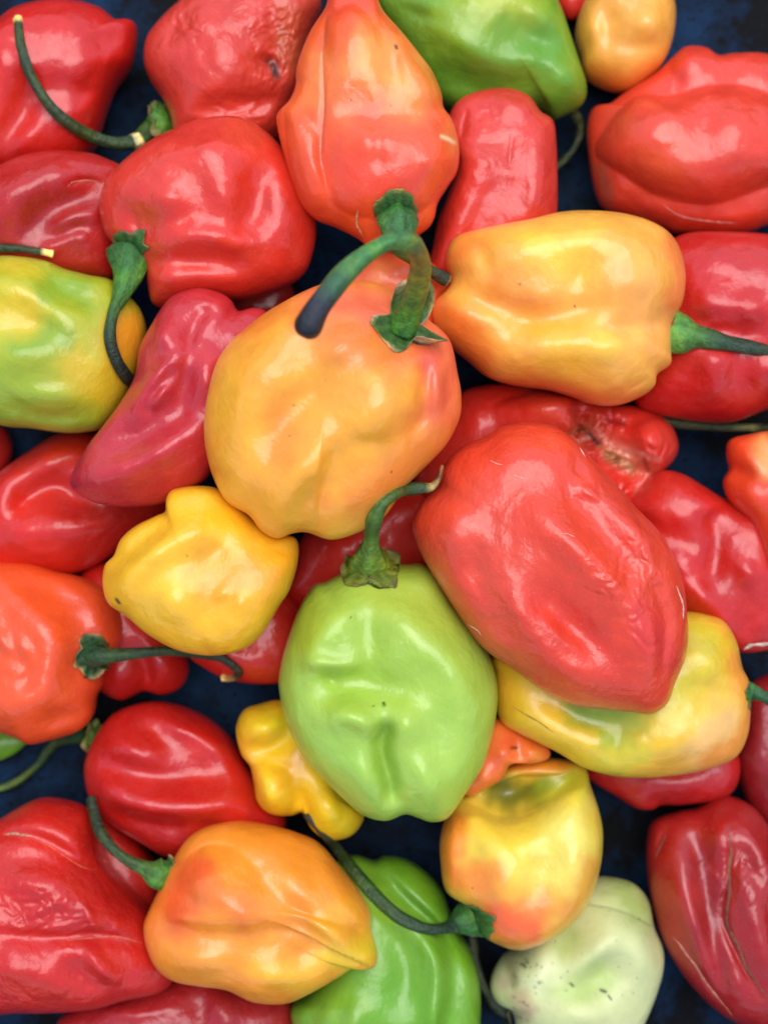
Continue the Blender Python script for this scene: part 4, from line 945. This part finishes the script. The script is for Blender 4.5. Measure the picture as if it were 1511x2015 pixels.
def ribbon(p, pts, wd, hexc, parent, name='scar', proud=1.2, seed=1):
    P = open_spline(pts, 8)
    n = len(P)
    T = np.gradient(P, axis=0)
    T /= np.hypot(*T.T)[:, None]
    Nn = np.column_stack([-T[:, 1], T[:, 0]])
    rs = np.random.RandomState(seed)
    s_ = (HC - p.zc) / F
    tt = np.linspace(0, 1, n)
    w_ = wd * (0.12 + np.minimum(1, np.minimum(5 * tt, 5 * (1 - tt)))) * (0.65 + 0.6 * rs.rand(n))
    jit = np.interp(np.arange(n), np.arange(0, n + 5, 5), (rs.rand((n + 9) // 5) - .5)) * wd * 0.9
    tint = 0.8 + 0.4 * rs.rand(n)
    o = np.array([-1, -0.45, 0.45, 1])
    off = (o[None] * w_[:, None] / 2 + jit[:, None])
    T4 = (P[:, None] + Nn[:, None] * off[:, :, None]).reshape(-1, 2)
    q = T4.copy()
    for _ in range(7):
        z = p.height(q)
        q = q + (T4 - p.proj(q, z))
    z = p.height(q) + np.tile([-0.8, proud, proud, -0.8], n)
    V = np.column_stack([(q[:, 0] - p.c[0]) * s_ * U, -(q[:, 1] - p.c[1]) * s_ * U, z * s_ * U])
    col = lin(hexc)[None] * np.repeat(tint, 4)[:, None] * np.tile([.75, 1, 1, .75], n)[:, None]
    Q = [(i * 4 + j, i * 4 + j + 1, (i + 1) * 4 + j + 1, (i + 1) * 4 + j) for i in range(n - 1) for j in range(3)]
    me = make_mesh(name, np.array(V), Q, np.array(col))
    me.flip_normals() if me.polygons[0].normal.z < 0 else None
    return link(name, me, M_SCAR, parent)

def build(p, idx):
    s_ = (HC - p.zc) / F
    base = to_world(np.array(p.c[0]), np.array(p.c[1]), np.array(p.zc))
    foot = base.copy()
    root = link(p.name, None, None, loc=Vector(base))
    root.empty_display_size = 0.005
    root['label'] = p.label
    root['category'] = 'pepper'
    root['group'] = 'peppers heaped on the tray'
    # rings
    per = p.R.sum() * 2 * math.pi / 720
    NT = int(np.clip(per / 5.0, 72, 320)) // 2 * 2
    g = np.linspace(0, 2 * np.pi, 721)
    Rg = np.append(p.R, p.R[0])
    xy = np.column_stack([Rg * np.cos(g), Rg * np.sin(g)])
    al = np.concatenate([[0], np.cumsum(np.hypot(*np.diff(xy, axis=0).T))])
    al = al / al[-1] * 0.75 + g / (2 * np.pi) * 0.25
    th = np.interp(np.linspace(0, 1, NT, endpoint=False), al, g)
    NU = int(np.clip(np.mean(p.R) / 2.3, 26, 100))
    NL = 22
    phi = np.concatenate([np.linspace(0, np.pi / 2, NU + 1)[1:], np.pi / 2 + np.linspace(0, np.pi / 2, NL + 1)[1:-1]])
    rr = np.sin(phi) ** 0.9
    TH, RR = np.meshgrid(th, rr)
    up = np.repeat(phi <= np.pi / 2 + 1e-9, NT)
    th_, r_ = TH.ravel(), RR.ravel()
    rad = p.rad(th_, r_) * r_
    Q = p.c + np.column_stack([np.cos(th_), np.sin(th_)]) * rad[:, None]
    Q = np.vstack([Q, p.c, p.c])
    up = np.append(up, [True, False])
    z = np.zeros(len(Q))
    z[up] = p.height(Q[up])
    rl = p.rel(Q[~up])
    zl = -p.dome(rl) * 1.32
    Xl = np.column_stack([Q[~up], zl])
    pin = np.clip(1 - rl ** 5, 0, 1)
    zl = zl + pin * (12 * vnoise(Xl / 110 + p.seed) + 8 * np.cos(5 * np.arctan2(*(Q[~up] - p.c).T)) * rl)
    z[~up] = zl
    e = (NU - 1) * NT
    z[e:e + NT] = 0
    V = np.column_stack([(Q - p.c)[:, 0], -(Q - p.c)[:, 1], z]) * s_ * U
    I = p.proj(Q, z)
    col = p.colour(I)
    nr = len(phi)
    k = np.arange(NT)
    k2 = (k + 1) % NT
    Fq = np.concatenate([np.column_stack([i * NT + k, i * NT + k2, (i + 1) * NT + k2, (i + 1) * NT + k]) for i in range(nr - 1)])
    a, b = len(Q) - 2, len(Q) - 1
    Tr = np.concatenate([np.column_stack([np.full(NT, a), k2, k]), np.column_stack([np.full(NT, b), (nr - 1) * NT + k, (nr - 1) * NT + k2])])
    me = make_mesh('flesh', V, Fq, col, tris=Tr)
    # faces are wound for y down; make sure they look outwards
    if me.polygons[0].normal.z * 1 < 0 or True:
        c0 = np.zeros(len(me.polygons) * 3); me.polygons.foreach_get('center', c0)
        n0 = np.zeros(len(me.polygons) * 3); me.polygons.foreach_get('normal', n0)
        if (c0 * n0).sum() < 0:
            me.flip_normals()
    link('flesh', me, MATS[p.mat], root)
    # stem and calyx
    if p.stem:
        st = p.stem
        P0 = [list(q) for q in st['p']]              # x, y, height above the middle of the pepper, radius
        if st.get('seat') is not None:               # root the stem on the skin that is seen there
            qq, zz = p.find(P0[0][0], P0[0][1])
            dz = zz * s_ + st['seat'] - P0[0][2]
            for q in P0:
                q[2] += dz
        P = np.array(P0, float)
        R = open_spline(P, 12)
        z = R[:, 2] + p.zc
        t = np.linspace(0, 1, len(R))
        own = st.get('over', idx)
        need = np.full(len(R), -1e3)
        for j, B in enumerate(PEPPERS[:own + 1]):
            tb = B.top(R[:, :2])
            if B is p:
                tb = np.where(t < st.get('free', 0.25), -1e3, tb)
            need = np.maximum(need, np.where(tb > 0, tb + R[:, 3] * 0.9, -1e3))
        if st.get('drape', True):
            z = np.maximum(z, need)
            zs = z.copy()
            for _ in range(14):
                zs[1:-1] = (zs[:-2] + zs[2:] + 2 * zs[1:-1]) / 4
                zs = np.where(t > 0.2, np.maximum(zs, need), zs)
            z = zs
            for _ in range(3):
                z[1:-1] = (z[:-2] + z[2:] + 2 * z[1:-1]) / 4
        W = to_world(R[:, 0], R[:, 1], z)
        rw = R[:, 3] * (HC - z) / F * U * (0.90 + 0.06 * np.sin(t * 9 + idx) + 0.05 * np.sin(t * 23 + 2 * idx))
        cf = ramp_col(st.get('c', [(0, '#2f6a2c'), (0.35, '#23502a'), (1, '#1c3423')]))
        so = tube(W, rw, 'stem', M_STEM, root, base, cf, seed=idx, ramp=st.get('ridge', 0.11), rnd=st.get('round', False))
        if p.calyx:
            cx = dict(p.calyx)
            Rc = cx.pop('R') * (HC - z[0]) / F * U
            back = cx.pop('back', 0.0)
            d = cx.pop('d', None)
            if d is None:
                d = W[min(6, len(W) - 1)] - W[0]
            else:
                d = np.array(d, float)
            d = d / np.linalg.norm(d)
            b0 = W[0] + d * (back * Rc)
            build_calyx(b0, d, Rc, root, base, idx + 3, hug=(p, s_) if d[2] > 0.5 else None, **cx)
    for si, sc_ in enumerate(p.scars):
        ribbon(p, sc_[2], sc_[0], sc_[1], root, seed=idx * 7 + si, name=sc_[3] if len(sc_) > 3 else 'scar')

for i_, p_ in enumerate(PEPPERS):
    build(p_, i_)
#print('VERTS', sum(len(o.data.vertices) for o in bpy.data.objects if o.type == 'MESH'), 'POLYS', sum(len(o.data.polygons) for o in bpy.data.objects if o.type == 'MESH'))
